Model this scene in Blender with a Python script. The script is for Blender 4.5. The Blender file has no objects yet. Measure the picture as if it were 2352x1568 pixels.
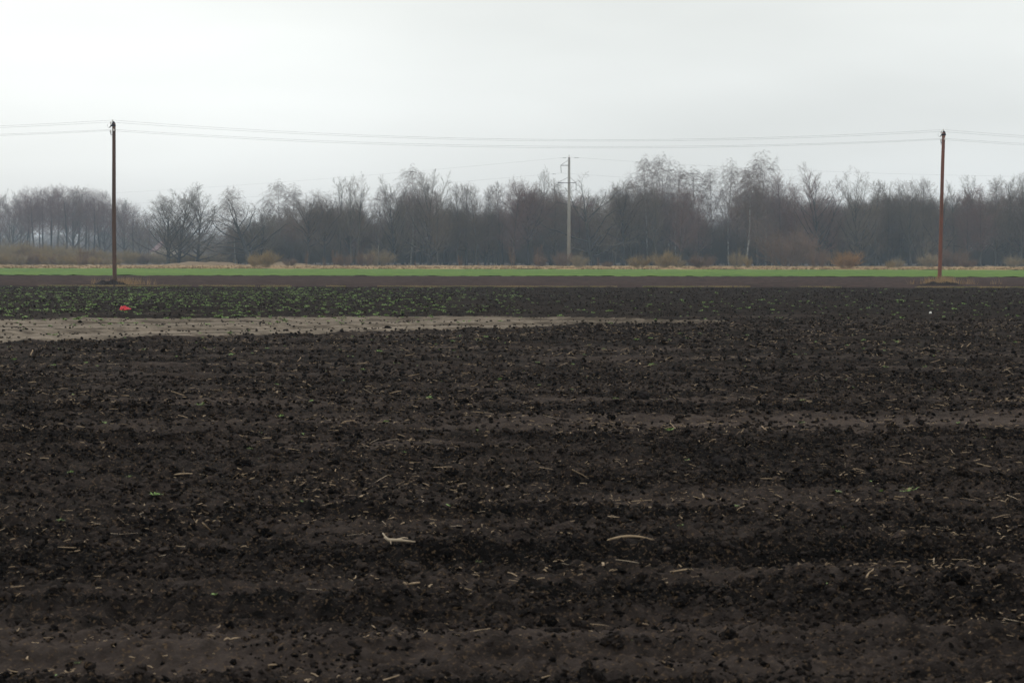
import bpy, math, random
import numpy as np
from mathutils import Vector, Matrix, Euler
R = math.radians
sc = bpy.context.scene
COL = sc.collection

# ------------------------------------------------------------------ camera
FPX = 50.0/22.2*2352.0                      # focal length in picture units (picture 2352 x 1568)
PITCH = math.atan((784-594)/FPX); ROLL = 0.0018
cam_d = bpy.data.cameras.new('camera'); cam = bpy.data.objects.new('camera', cam_d); COL.objects.link(cam)
cam_d.lens = 50; cam_d.sensor_width = 22.2; cam_d.sensor_fit = 'HORIZONTAL'
cam_d.clip_start = 0.1; cam_d.clip_end = 9000
CM = Matrix.Translation((0, 0, 1.5)) @ Matrix.Rotation(math.pi/2-PITCH, 4, 'X') @ Matrix.Rotation(ROLL, 4, 'Z')
cam.matrix_world = CM
cam_d.dof.use_dof = True; cam_d.dof.focus_distance = 42; cam_d.dof.aperture_fstop = 7.5
sc.camera = cam

# ------------------------------------------------------------------ world, sun, exposure
SUN_EL, SUN_AZ = R(36), R(-35)              # azimuth measured from +Y towards +X
w = bpy.data.worlds.new('World'); sc.world = w; w.use_nodes = True
nt = w.node_tree; nt.nodes.clear()
def N(t, **k):
    n = nt.nodes.new(t)
    for a, b in k.items(): setattr(n, a, b)
    return n
out = N('ShaderNodeOutputWorld')
sky = N('ShaderNodeTexSky', sky_type='NISHITA'); sky.sun_disc = False
sky.sun_elevation = SUN_EL; sky.sun_rotation = SUN_AZ
bg1 = N('ShaderNodeBackground'); bg1.inputs[1].default_value = 0.012
nt.links.new(sky.outputs[0], bg1.inputs[0])
tc = N('ShaderNodeTexCoord'); sep = N('ShaderNodeSeparateXYZ'); nt.links.new(tc.outputs['Generated'], sep.inputs[0])
mp = N('ShaderNodeMapping'); mp.inputs['Scale'].default_value = (1.6, 1.6, 6.5); mp.inputs['Location'].default_value = (0.3, 0.1, 0.35)
nt.links.new(tc.outputs['Generated'], mp.inputs[0])
no = N('ShaderNodeTexNoise'); no.inputs['Scale'].default_value = 1.7; no.inputs['Detail'].default_value = 4; no.inputs['Roughness'].default_value = 0.45
nt.links.new(mp.outputs[0], no.inputs[0])
el = N('ShaderNodeValToRGB')                 # overcast brightness by elevation
cr = el.color_ramp; cr.elements[0].position = 0.0; cr.elements[0].color = (.68, .715, .74, 1)
cr.elements[1].position = 1.0; cr.elements[1].color = (1.05, 1.07, 1.08, 1)
for p, c in ((.07, (.80, .82, .815)), (.13, (.875, .885, .845)), (.20, (.965, .97, .92)), (.40, (1.0, 1.01, .97))):
    e = cr.elements.new(p); e.color = (*c, 1)
nt.links.new(sep.outputs['Z'], el.inputs[0])
nr = N('ShaderNodeMapRange'); nr.inputs[1].default_value = .3; nr.inputs[2].default_value = .7; nr.inputs[3].default_value = .84; nr.inputs[4].default_value = 1.14
nt.links.new(no.outputs[0], nr.inputs[0])
# brighter veil of cloud where the hidden sun stands (front left)
vd = N('ShaderNodeVectorMath', operation='DOT_PRODUCT')
sd = Vector((math.sin(SUN_AZ)*math.cos(R(26)), math.cos(SUN_AZ)*math.cos(R(26)), math.sin(R(26))))
nt.links.new(tc.outputs['Generated'], vd.inputs[0]); vd.inputs[1].default_value = sd
gl = N('ShaderNodeMapRange'); gl.inputs[1].default_value = .78; gl.inputs[2].default_value = 1.0; gl.inputs[3].default_value = 1.0; gl.inputs[4].default_value = 1.27
nt.links.new(vd.outputs['Value'], gl.inputs[0])
m1 = N('ShaderNodeMath', operation='MULTIPLY'); nt.links.new(nr.outputs[0], m1.inputs[0]); nt.links.new(gl.outputs[0], m1.inputs[1])
vm = N('ShaderNodeVectorMath', operation='SCALE'); nt.links.new(el.outputs[0], vm.inputs[0]); nt.links.new(m1.outputs[0], vm.inputs['Scale'])
bg2 = N('ShaderNodeBackground'); bg2.inputs[1].default_value = 1.0; nt.links.new(vm.outputs[0], bg2.inputs[0])
ad = N('ShaderNodeAddShader'); nt.links.new(bg1.outputs[0], ad.inputs[0]); nt.links.new(bg2.outputs[0], ad.inputs[1])
nt.links.new(ad.outputs[0], out.inputs[0])
sl = bpy.data.lights.new('sun', 'SUN'); sl.energy = 1.2; sl.angle = R(14); sl.color = (1, .97, .92)
so = bpy.data.objects.new('sun', sl); COL.objects.link(so)
sdir = Vector((math.sin(SUN_AZ)*math.cos(SUN_EL), math.cos(SUN_AZ)*math.cos(SUN_EL), math.sin(SUN_EL)))
so.rotation_euler = sdir.to_track_quat('Z', 'Y').to_euler(); so.location = sdir*60
vs = sc.view_settings; vs.view_transform = 'Standard'; vs.look = 'None'; vs.exposure = 0.0; vs.gamma = 1; vs.use_curve_mapping = False
cy = sc.cycles; cy.use_denoising = True; cy.denoising_prefilter = 'ACCURATE'; cy.denoising_input_passes = 'RGB_ALBEDO_NORMAL'; cy.use_adaptive_sampling = False; cy.max_bounces = 5; cy.diffuse_bounces = 2; cy.glossy_bounces = 2; cy.volume_bounces = 1; cy.transparent_max_bounces = 6

# ------------------------------------------------------------------ helpers
def ray(px, py):
    d = CM.to_3x3() @ Vector(((px-1176)/FPX, (784-py)/FPX, -1)); return d
def at(px, py, Y):
    d = ray(px, py); return Vector((0, 0, 1.5)) + d*(Y/d.y)
def ground(px, py, z=0):
    d = ray(px, py); return Vector((0, 0, 1.5)) + d*((z-1.5)/d.z)
def tag(o, label=None, cat=None, group=None, kind=None):
    if label: o['label'] = label
    if cat: o['category'] = cat
    if group: o['group'] = group
    if kind: o['kind'] = kind
    return o
def empty(name, loc, rz=0, sc_=1):
    o = bpy.data.objects.new(name, None); COL.objects.link(o); o.location = loc; o.rotation_euler = (0, 0, rz)
    o.scale = (sc_, sc_, sc_) if isinstance(sc_, (int, float)) else sc_
    o.empty_display_size = .3
    return o
def mesh(name, V, F, mat, smooth=False):
    """V (n,3) array; F either (m,k) array or list of arrays with the same k each"""
    me = bpy.data.meshes.new(name)
    V = np.asarray(V, dtype=np.float32)
    Fs = F if isinstance(F, list) else [F]
    Fs = [np.asarray(f, dtype=np.int32) for f in Fs if len(f)]
    me.vertices.add(len(V)); me.vertices.foreach_set('co', V.ravel())
    nl = sum(f.size for f in Fs); npoly = sum(len(f) for f in Fs)
    me.loops.add(nl); me.loops.foreach_set('vertex_index', np.concatenate([f.ravel() for f in Fs]))
    st = []; tot = []; o = 0
    for f in Fs:
        k = f.shape[1]; st.append(o+np.arange(len(f))*k); tot.append(np.full(len(f), k)); o += f.size
    me.polygons.add(npoly)
    me.polygons.foreach_set('loop_start', np.concatenate(st).astype(np.int32))
    me.polygons.foreach_set('loop_total', np.concatenate(tot).astype(np.int32))
    me.polygons.foreach_set('use_smooth', np.full(npoly, smooth))
    me.update(calc_edges=True)
    if mat: me.materials.append(mat)
    return me
def link(name, me, parent=None):
    o = bpy.data.objects.new(name, me); COL.objects.link(o)
    if parent: o.parent = parent
    return o
class MB:
    """collects tubes / boxes as quads and tris"""
    def __init__(s): s.v = []; s.q = []; s.t = []
    def tube(s, pts, rad, n=6, cap=False):
        base = len(s.v); P = [Vector(p) for p in pts]; m = len(P)
        up = None
        for i in range(m):
            d = (P[min(i+1, m-1)]-P[max(i-1, 0)]); d.normalize()
            if up is None:
                up = d.orthogonal().normalized()
            else:
                up = (up - d*up.dot(d))
                if up.length < 1e-5: up = d.orthogonal()
                up.normalize()
            sd_ = d.cross(up)
            for k in range(n):
                a = 2*math.pi*k/n
                s.v.append(P[i] + (up*math.cos(a)+sd_*math.sin(a))*rad[i])
        for i in range(m-1):
            for k in range(n):
                k2 = (k+1) % n
                s.q.append((base+i*n+k, base+i*n+k2, base+(i+1)*n+k2, base+(i+1)*n+k))
        if cap:
            for i, r_ in ((0, 0), (m-1, 1)):
                c = len(s.v); s.v.append(P[i].copy())
                for k in range(n):
                    a, b = base+i*n+k, base+i*n+(k+1) % n
                    s.t.append((c, a, b) if r_ else (c, b, a))
    def lathe(s, prof, c=(0, 0, 0), n=16):
        s.tube([(c[0], c[1], c[2]+z) for r, z in prof], [r for r, z in prof], n, True)
    def box(s, c, sz, rot=None):
        b = len(s.v); c = Vector(c)
        for x in (-.5, .5):
            for y in (-.5, .5):
                for z in (-.5, .5):
                    p = Vector((x*sz[0], y*sz[1], z*sz[2]))
                    if rot: p = rot @ p
                    s.v.append(c+p)
        for f in ((0, 1, 3, 2), (4, 6, 7, 5), (0, 4, 5, 1), (2, 3, 7, 6), (0, 2, 6, 4), (1, 5, 7, 3)):
            s.q.append(tuple(b+i for i in f))
    def me(s, name, mat, smooth=False):
        return mesh(name, np.array([tuple(p) for p in s.v]), [np.array(s.q).reshape(-1, 4), np.array(s.t).reshape(-1, 3)], mat, smooth)
    def obj(s, name, mat, parent=None, smooth=False):
        return link(name, s.me(name, mat, smooth), parent)
def bevel(o, w_=.01):
    b = o.modifiers.new('bevel', 'BEVEL'); b.width = w_; b.segments = 2; return o

# gradient noise on arrays
def _h(ix, iy, seed):
    with np.errstate(over='ignore'):
        h = (ix.astype(np.uint32)*np.uint32(374761393) + iy.astype(np.uint32)*np.uint32(668265263) + np.uint32(seed*144665 & 0xffffffff))
        h = (h ^ (h >> np.uint32(13)))*np.uint32(1274126177)
        h = h ^ (h >> np.uint32(16))
    return h
def pn(x, y, seed=1):
    x = np.asarray(x, dtype=np.float64); y = np.asarray(y, dtype=np.float64)
    x0 = np.floor(x); y0 = np.floor(y); fx = x-x0; fy = y-y0
    ix = x0.astype(np.int64); iy = y0.astype(np.int64)
    def g(dx, dy):
        a = _h(ix+dx, iy+dy, seed).astype(np.float64)*(2*math.pi/4294967296.0)
        return np.cos(a)*(fx-dx)+np.sin(a)*(fy-dy)
    u = fx*fx*fx*(fx*(fx*6-15)+10); v = fy*fy*fy*(fy*(fy*6-15)+10)
    a = g(0, 0)*(1-u)+g(1, 0)*u; b = g(0, 1)*(1-u)+g(1, 1)*u
    return (a*(1-v)+b*v)*1.5
def fbm(x, y, seed, oct=3):
    r = 0; a = 1; t = 0
    for i in range(oct):
        r = r + a*pn(x*2**i, y*2**i, seed+i*7); t += a; a *= .5
    return r/t

# ------------------------------------------------------------------ materials
def mat(name, base, rough=.9, var=None, scale=5, bump=0, bscale=30, spec=.2, stretch=None, attr=None, detail=4):
    """base colour, optional second colour mixed in by noise"""
    m = bpy.data.materials.new(name); m.use_nodes = True; t = m.node_tree
    b = t.nodes['Principled BSDF']; b.inputs['Roughness'].default_value = rough
    b.inputs['Specular IOR Level'].default_value = spec
    b.inputs['Base Color'].default_value = (*base, 1)
    c = t.nodes.new('ShaderNodeTexCoord'); mp_ = t.nodes.new('ShaderNodeMapping'); t.links.new(c.outputs['Object'], mp_.inputs[0])
    if stretch: mp_.inputs['Scale'].default_value = stretch
    if var:
        n = t.nodes.new('ShaderNodeTexNoise'); n.inputs['Scale'].default_value = scale; n.inputs['Detail'].default_value = detail
        n.inputs['Roughness'].default_value = .65
        t.links.new(mp_.outputs[0], n.inputs[0])
        rr = t.nodes.new('ShaderNodeMapRange'); rr.inputs[1].default_value = .36; rr.inputs[2].default_value = .64
        t.links.new(n.outputs[0], rr.inputs[0])
        mx = t.nodes.new('ShaderNodeMix'); mx.data_type = 'RGBA'; mx.inputs[6].default_value = (*base, 1); mx.inputs[7].default_value = (*var, 1)
        t.links.new(rr.outputs[0], mx.inputs[0]); t.links.new(mx.outputs[2], b.inputs['Base Color'])
    if bump:
        n2 = t.nodes.new('ShaderNodeTexNoise'); n2.inputs['Scale'].default_value = bscale; n2.inputs['Detail'].default_value = 5
        t.links.new(mp_.outputs[0], n2.inputs[0])
        bp = t.nodes.new('ShaderNodeBump'); bp.inputs['Strength'].default_value = bump; bp.inputs['Distance'].default_value = .02
        t.links.new(n2.outputs[0], bp.inputs['Height']); t.links.new(bp.outputs[0], b.inputs['Normal'])
    return m
def soil_mat(name, dark, light, attr='crust', green=None):
    m = bpy.data.materials.new(name); m.use_nodes = True; t = m.node_tree; L = t.links
    b = t.nodes['Principled BSDF']; b.inputs['Roughness'].default_value = .95; b.inputs['Specular IOR Level'].default_value = .03
    c = t.nodes.new('ShaderNodeTexCoord')
    at_ = t.nodes.new('ShaderNodeAttribute'); at_.attribute_name = attr
    n = t.nodes.new('ShaderNodeTexNoise'); n.inputs['Scale'].default_value = 9; n.inputs['Detail'].default_value = 7; n.inputs['Roughness'].default_value = .7
    L.new(c.outputs['Object'], n.inputs[0])
    rr = t.nodes.new('ShaderNodeMapRange'); rr.inputs[1].default_value = .35; rr.inputs[2].default_value = .65; rr.inputs[3].default_value = -.25; rr.inputs[4].default_value = .25
    L.new(n.outputs[0], rr.inputs[0])
    mpp = t.nodes.new('ShaderNodeMapping'); mpp.inputs['Scale'].default_value = (.45, 1.6, 1); L.new(c.outputs['Object'], mpp.inputs[0])
    nb = t.nodes.new('ShaderNodeTexNoise'); nb.inputs['Scale'].default_value = 1.7; nb.inputs['Detail'].default_value = 8; nb.inputs['Roughness'].default_value = .75
    L.new(mpp.outputs[0], nb.inputs[0])
    rb = t.nodes.new('ShaderNodeMapRange'); rb.inputs[1].default_value = .35; rb.inputs[2].default_value = .65; rb.inputs[3].default_value = -.22; rb.inputs[4].default_value = .28
    L.new(nb.outputs[0], rb.inputs[0])
    a0 = t.nodes.new('ShaderNodeMath'); a0.operation = 'ADD'; L.new(at_.outputs['Fac'], a0.inputs[0]); L.new(rb.outputs[0], a0.inputs[1])
    ad_ = t.nodes.new('ShaderNodeMath'); ad_.operation = 'ADD'; ad_.use_clamp = True
    L.new(a0.outputs[0], ad_.inputs[0]); L.new(rr.outputs[0], ad_.inputs[1])
    mx = t.nodes.new('ShaderNodeMix'); mx.data_type = 'RGBA'; mx.inputs[6].default_value = (*dark, 1); mx.inputs[7].default_value = (*light, 1)
    L.new(ad_.outputs[0], mx.inputs[0])
    # scattered pale chaff and warm peat flecks
    n3 = t.nodes.new('ShaderNodeTexNoise'); n3.inputs['Scale'].default_value = 55; n3.inputs['Detail'].default_value = 2
    L.new(c.outputs['Object'], n3.inputs[0])
    r3 = t.nodes.new('ShaderNodeMapRange'); r3.inputs[1].default_value = .57; r3.inputs[2].default_value = .70; r3.inputs[4].default_value = .7
    L.new(n3.outputs[0], r3.inputs[0])
    mx2 = t.nodes.new('ShaderNodeMix'); mx2.data_type = 'RGBA'; mx2.inputs[7].default_value = (.135, .090, .052, 1)
    L.new(r3.outputs[0], mx2.inputs[0]); L.new(mx.outputs[2], mx2.inputs[6]); L.new(mx2.outputs[2], b.inputs['Base Color'])
    n2 = t.nodes.new('ShaderNodeTexNoise'); n2.inputs['Scale'].default_value = 38; n2.inputs['Detail'].default_value = 6; n2.inputs['Roughness'].default_value = .7
    L.new(c.outputs['Object'], n2.inputs[0])
    bp = t.nodes.new('ShaderNodeBump'); bp.inputs['Strength'].default_value = 1.0; bp.inputs['Distance'].default_value = .035
    L.new(n2.outputs[0], bp.inputs['Height']); L.new(bp.outputs[0], b.inputs['Normal'])
    return m
M = {}
M['soil'] = soil_mat('dark_soil', (.0064, .0055, .0051), (.071, .0555, .0475))
M['crumb'] = soil_mat('soil_crumbs', (.0052, .0047, .0045), (.064, .051, .0445))
M['sand'] = soil_mat('pale_sandy_soil', (.085, .070, .054), (.27, .225, .175), 'crust')
M['clod'] = mat('clod_soil', (.013, .0112, .0112), .95, (.036, .030, .028), 11, .8, 60, .02)
M['plum'] = mat('brown_harrowed_soil', (.072, .053, .046), .9, (.030, .023, .021), 1.4, 1.0, 3, .0, stretch=(.35, 1, 1), detail=9)
M['green'] = mat('young_green_crop', (.048, .100, .013), .8, (.105, .168, .026), .22, .5, 6, .03, stretch=(.3, 1, 1), detail=10)
M['base'] = mat('rough_grass_ground', (.10, .075, .05), .95, (.16, .115, .075), .4, 0, 1, .1)
M['straw_ground'] = mat('dead_grass_ground', (.17, .112, .052), .95, (.32, .215, .10), .12, .5, 2, .1, stretch=(.25, 1, 1), detail=9)
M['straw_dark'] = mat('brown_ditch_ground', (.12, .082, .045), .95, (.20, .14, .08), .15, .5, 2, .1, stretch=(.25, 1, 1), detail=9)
M['drygrass'] = mat('dead_grass', (.24, .165, .075), .9, (.17, .115, .05), .3)
M['tuft'] = mat('bleached_dead_grass', (.42, .30, .17), .9, (.28, .19, .10), 3)
M['bark'] = mat('grey_bark', (.050, .046, .042), .95, (.085, .080, .070), 3)
M['barkdark'] = mat('dark_bark', (.030, .029, .030), .95, (.052, .050, .047), 3)
M['twig_grey'] = mat('grey_twigs', (.160, .132, .100), .9, (.100, .083, .066), .4)
M['twig_brown'] = mat('brown_twigs', (.145, .108, .079), .9, (.094, .072, .056), .4)
M['twig_red'] = mat('reddish_twigs', (.175, .105, .090), .9, (.115, .072, .064), .4)
M['twig_birch'] = mat('birch_twigs', (.165, .120, .100), .9, (.115, .082, .072), .4)
M['birchbark'] = mat('white_birch_bark', (.33, .32, .30), .8, (.07, .065, .06), 1.0, stretch=(1.5, 1.5, 2.6))
M['willow'] = mat('olive_willow_twigs', (.30, .215, .095), .9, (.19, .14, .07), .8)
M['orange'] = mat('orange_willow_twigs', (.36, .21, .085), .9, (.19, .115, .05), .8)
M['rust'] = mat('rusty_brown_twigs', (.175, .110, .075), .9, (.12, .08, .055), .8)
M['olive'] = mat('olive_twigs', (.29, .225, .13), .9, (.17, .14, .095), .8)
M['thicket'] = mat('thicket_twigs', (.125, .105, .085), .95, (.085, .072, .060), .2)
M['thicket_brown'] = mat('brown_thicket_twigs', (.17, .125, .085), .95, (.11, .085, .065), .2)
M['wood_grey'] = mat('grey_brown_pole_wood', (.125, .074, .056), .85, (.080, .058, .044), 2.2, .5, 20, .15, stretch=(3, 3, .5))
M['wood'] = mat('reddish_brown_pole_wood', (.220, .088, .062), .85, (.135, .075, .055), 2.2, .5, 20, .25, stretch=(3, 3, .5))
M['concrete'] = mat('weathered_concrete', (.30, .29, .265), .9, (.22, .215, .20), 1.2, .4, 8, .2, stretch=(2, 2, .5))
M['dkmetal'] = mat('dark_steel', (.06, .065, .075), .6, (.10, .10, .105), 8)
M['cap'] = mat('black_roofing_felt', (.018, .02, .028), .6, (.03, .032, .04), 10)
M['porcelain'] = mat('white_porcelain', (.75, .75, .72), .25, (.65, .62, .55), 5, spec=.5)
M['glassins'] = mat('grey_glass_insulator', (.16, .18, .18), .3, spec=.5)
M['wire'] = mat('grey_aluminium_wire', (.10, .11, .12), .6)
M['white'] = mat('white_paint', (.82, .82, .82), .5, (.7, .7, .7), 5)
M['red'] = mat('red_plastic_sheet', (.62, .022, .035), .45, (.48, .018, .03), 9, spec=.4)
M['straw'] = mat('pale_dry_straw', (.34, .25, .155), .8, (.19, .135, .085), 7)
M['chaff'] = mat('bleached_chaff', (.46, .38, .28), .8, (.28, .21, .14), 9)
M['leaf'] = mat('green_weed_leaves', (.145, .235, .060), .7, (.19, .275, .09), 3)
M['leafdull'] = mat('dull_weed_leaves', (.15, .18, .07), .7, (.10, .16, .05), 3)
M['wall'] = mat('cream_render', (.50, .43, .36), .9, (.4, .35, .3), 2)
M['roof'] = mat('dark_red_roof', (.13, .065, .07), .8, (.10, .05, .06), 2)
M['pane'] = mat('dark_window_glass', (.04, .045, .05), .2, spec=.5)

# ------------------------------------------------------------------ the field surface
G = lambda px, py: ground(px, py)
lo_pts = [G(-300, 808), G(0, 796), G(465, 781), G(930, 766), G(1250, 757), G(1500, 748), G(1760, 741)]
hi_pts = [G(-300, 733), G(0, 733), G(500, 730), G(1000, 728), G(1350, 731), G(1600, 736), G(1760, 740)]
lox, loy = [p.x for p in lo_pts], [p.y for p in lo_pts]; hix, hiy = [p.x for p in hi_pts], [p.y for p in hi_pts]
def sand_d(x, y):
    """>0 inside the bare sandy strip (metres, rough)"""
    n = .55*pn(x*.35, y*.35, 91) + .35*pn(x*1.3, y*1.3, 92) + .18*pn(x*4, y*4, 93)
    a = y - np.interp(x, lox, loy); b = np.interp(x, hix, hiy) - y
    e = np.where(x > lox[-1], -5, 0)
    return np.minimum(a*.75, b) + n*.8 + e
RIDGES = [6.9, 7.8, 9.9, 11.4, 13.2, 15.4, 17.1, 18.9, 22.4, 25.0, 27.6, 30.4, 33.2, 36.0, 39.5]
def fields(x, y):
    u = y - .045*x + .16*pn(x*.10, y*.16, 31) + .05*pn(x*.9, y*.9, 32)
    rid = 0
    for i, c in enumerate(RIDGES):
        rid = np.maximum(rid, np.exp(-((u-c)/(.17+.006*c))**2)*(.62+.5*pn(x*.3, np.full_like(x, c), 40+i)))
    far = np.clip((u-38)/4, 0, 1)
    rid = np.maximum(rid, far*.55*np.clip(.55+.9*pn(x*.05, u*.62, 60), 0, 1))
    d = sand_d(x, y); s = np.clip(d/.5, 0, 1)
    cr_ = .30 + .62*fbm(x*.28, u*.85, 71, 3) - .62*rid
    cr_ = cr_ + .75*np.exp(-((x-2.6)/3.4)**2-((u-20.8)/.9)**2) + .55*np.exp(-((x+1.6)/2.4)**2-((u-8.6)/.55)**2)
    cr_ = cr_ + .35*np.exp(-((x+3.0)/2.5)**2-((u-24.0)/.7)**2) - .35*np.clip((y-58)/10, 0, 1)
    return u, rid, np.clip(cr_, 0, 1), s
def height(x, y, sp=.01):
    """sp = local mesh spacing: finer octaves fade out below it"""
    x = np.asarray(x, float); y = np.asarray(y, float)
    u, rid, cr_, s = fields(x, y)
    f = lambda wl: np.clip(wl/(sp*2.2)-.6, 0, 1)
    rough_ = (1-.62*cr_)*(1-.80*s)
    h = .042*rid*(1-s) + .028*fbm(x*.35, y*.35, 11, 2) + (1-s)*(.042*pn(x*.22, u*1.9, 19) + .034*pn(x*.4, u*4.3, 20)*f(.3) + .05*np.clip((y-52)/12, 0, 1)*pn(x*.9, u*2.2, 24)*f(.5))

    h = h + rough_*(.020*pn(x*2.2, y*2.2, 12)*f(.45) + .050*np.clip(pn(x*5.5, y*5.5, 13)+.05, 0, 1)*f(.18)
        + .058*np.abs(pn(x*10, y*10, 14))*f(.1) + .036*np.abs(pn(x*23, y*23, 15))*f(.043)
        + .014*pn(x*55, y*55, 16)*f(.018))
    h = h + .004*pn(x*14, y*30, 17) + .003*pn(x*40, y*50, 18)*f(.025)
    # wheel ruts running along the sandy strip
    t = (y-np.interp(x, lox, loy))/np.maximum(np.interp(x, hix, hiy)-np.interp(x, lox, loy), .5)
    t = t + .02*pn(x*.5, y*.5, 95)
    for c in (.12, .40, .47, .80):
        h = h - s*.075*np.exp(-((t-c)/.012)**2) + s*.05*np.exp(-((t-c-.03)/.016)**2)
    h = h + .05*np.clip(1-np.abs(sand_d(x, y)+.15)/.3, 0, 1)*(1-s)*(y < 56)
    return h
NX, ratio = 1000, 1.00225
ys = [4.6]
while ys[-1] < 122: ys.append(ys[-1]*ratio)
ys = np.array(ys); NY = len(ys); us = np.linspace(-1, 1, NX)
edge = 3.0*pn(us*6, us*0+.5, 5)+1.2*pn(us*40, us*0+.5, 6)
hw = .222*ys*1.28+3.2
X = hw[:, None]*us[None, :]; Y = np.repeat(ys[:, None], NX, 1)
Y[-1, :] = 120.5 + edge*.5; Y[-2, :] = np.minimum(Y[-2, :], Y[-1, :]-.1); Y[-3, :] = np.minimum(Y[-3, :], Y[-2, :]-.1)
for k in range(4, 10): Y[-k, :] = np.minimum(Y[-k, :], Y[-k+1, :]-.08)
spc = np.maximum(np.repeat((hw*2/NX)[:, None], NX, 1), np.repeat((ys*(ratio-1))[:, None]*.6, NX, 1))
X = X + (np.random.RandomState(3).rand(NY, NX)-.5)*.5*(hw*2/NX)[:, None]
Z = height(X.ravel(), Y.ravel(), spc.ravel())
u_, rid_, crust_, sand_ = fields(X.ravel(), Y.ravel())
idx = np.arange(NX*NY).reshape(NY, NX)
Fq = np.stack([idx[:-1, :-1], idx[:-1, 1:], idx[1:, 1:], idx[1:, :-1]], -1).reshape(-1, 4)
Vf = np.stack([X.ravel(), Y.ravel(), Z], 1)
is_s = sand_[Fq].mean(1) > .5
def sub(name, mask, mt, label):
    f = Fq[mask]; uq, inv = np.unique(f.ravel(), return_inverse=True)
    me = mesh(name, Vf[uq], inv.reshape(-1, 4), mt, True)
    a = me.attributes.new('crust', 'FLOAT', 'POINT')
    c = crust_[uq].copy()
    if name == 'sandy_strip':
        xx, yy = Vf[uq][:, 0], Vf[uq][:, 1]
        t = (yy-np.interp(xx, lox, loy))/np.maximum(np.interp(xx, hix, hiy)-np.interp(xx, lox, loy), .5)
        c = .50 + .65*fbm(xx*.5, yy*1.8, 77, 3) + .55*pn(xx*2.5, yy*7, 78) - .6*np.clip((xx+1)/9, 0, 1) - .25*np.clip((t-.6)/.4, 0, 1) - .9*sum(np.exp(-((t+.02*pn(xx*.5, yy*.5, 95)-q)/.014)**2)*np.clip(.6+1.2*pn(xx*.3, xx*0+q*9, 96), 0, 1) for q in (.12, .26, .40, .47, .66, .80))
    a.data.foreach_set('value', c.astype(np.float32))
    return tag(link(name, me), label, None, None, 'structure')
sub('ploughed_field', ~is_s, M['soil'], 'dark brown ploughed soil filling the foreground')
sub('sandy_strip', is_s, M['sand'], 'pale smooth strip of bare ground across the left of the field')

def sheet(name, x0, x1, y0, y1, z, mt, label, nx=200, ny=40, amp=0, e0=0, e1=0, seed=1, wl=.3):
    xs = np.linspace(-1, 1, nx); X = np.zeros((ny, nx)); Y = np.zeros((ny, nx))
    e0a = e0*pn(xs*22, xs*0+.3, seed)*1.3; e1a = e1*pn(xs*22, xs*0+.7, seed+1)*1.3
    for j in range(ny):
        t = j/(ny-1); yy = y0*(y1/y0)**t
        X[j] = x0+(x1-x0)*(xs+1)/2; Y[j] = yy + (e0a*(1-t)+e1a*t)
    Zz = z + (amp*pn(X*wl, Y*wl, seed+2) + amp*.5*pn(X*wl*3.1, Y*wl*3.1, seed+3) if amp else X*0)
    i = np.arange(nx*ny).reshape(ny, nx)
    F = np.stack([i[:-1, :-1], i[:-1, 1:], i[1:, 1:], i[1:, :-1]], -1).reshape(-1, 4)
    return tag(link(name, mesh(name, np.stack([X.ravel(), Y.ravel(), Zz.ravel()], 1), F, mt, True)), label, None, None, 'structure')
sheet('ground', -2000, 2000, .5, 2600, -.30, M['base'], 'open rough ground under and beyond the fields', 60, 60)
bpy.data.objects['ground'].location.y = -8
sheet('brown_field', -75, 75, 119, 204, -.02, M['plum'], 'plum brown harrowed field behind the poles', 900, 300, .045, 0, 0, 11, 1.3)
sheet('green_field', -110, 110, 198.5, 325, .02, M['green'], 'bright green young crop in a narrow band', 1100, 160, .06, .35, .8, 21, .8)
sheet('forest_floor', -260, 260, 476, 1000, .07, mat('dark_leaf_litter', (.050, .038, .028), .95, (.075, .058, .042), .3), 'dark leaf strewn floor of the wood behind the dry grass', 60, 30)
sheet('dry_grass_strip', -190, 190, 320, 480, .02, M['straw_ground'], 'straw coloured dead grass along the wood edge', 700, 120, .14, 0, 0, 31, .25)
# brown rise under the trees at the left
def hummock(px0, px1, top_y, Yd, dep, name, mt, label):
    a = at(px0, 600, Yd).x; b = at(px1, 600, Yd).x; hh = at(1176, top_y+ (px0+px1)/2*0, Yd).z
    xs = np.linspace(a, b, 80); yy = np.linspace(Yd-dep, Yd+dep, 24)
    XX, YY = np.meshgrid(xs, yy); t = (XX-a)/(b-a)
    ZZ = hh*np.clip(np.sin(math.pi*t), 0, 1)**.5*np.cos((YY-Yd)/dep*math.pi/2)*(1+.35*pn(XX*.35, YY*.35, 9)+.2*pn(XX*1.4, YY*1.4, 8)) - .06
    i = np.arange(XX.size).reshape(XX.shape)
    F = np.stack([i[:-1, :-1], i[:-1, 1:], i[1:, 1:], i[1:, :-1]], -1).reshape(-1, 4)
    return tag(link(name, mesh(name, np.stack([XX.ravel(), YY.ravel(), ZZ.ravel()], 1), F, mt, True)), label, None, None, 'structure')
hummock(380, 560, 602.5, 480, 9, 'grassy_rise', M['straw_dark'], 'low rise of brown dead grass under the group of three trees')
hummock(560, 720, 603.5, 470, 7, 'grassy_bank', M['straw_dark'], 'low bank of brown dead grass right of the willow bush')

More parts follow.
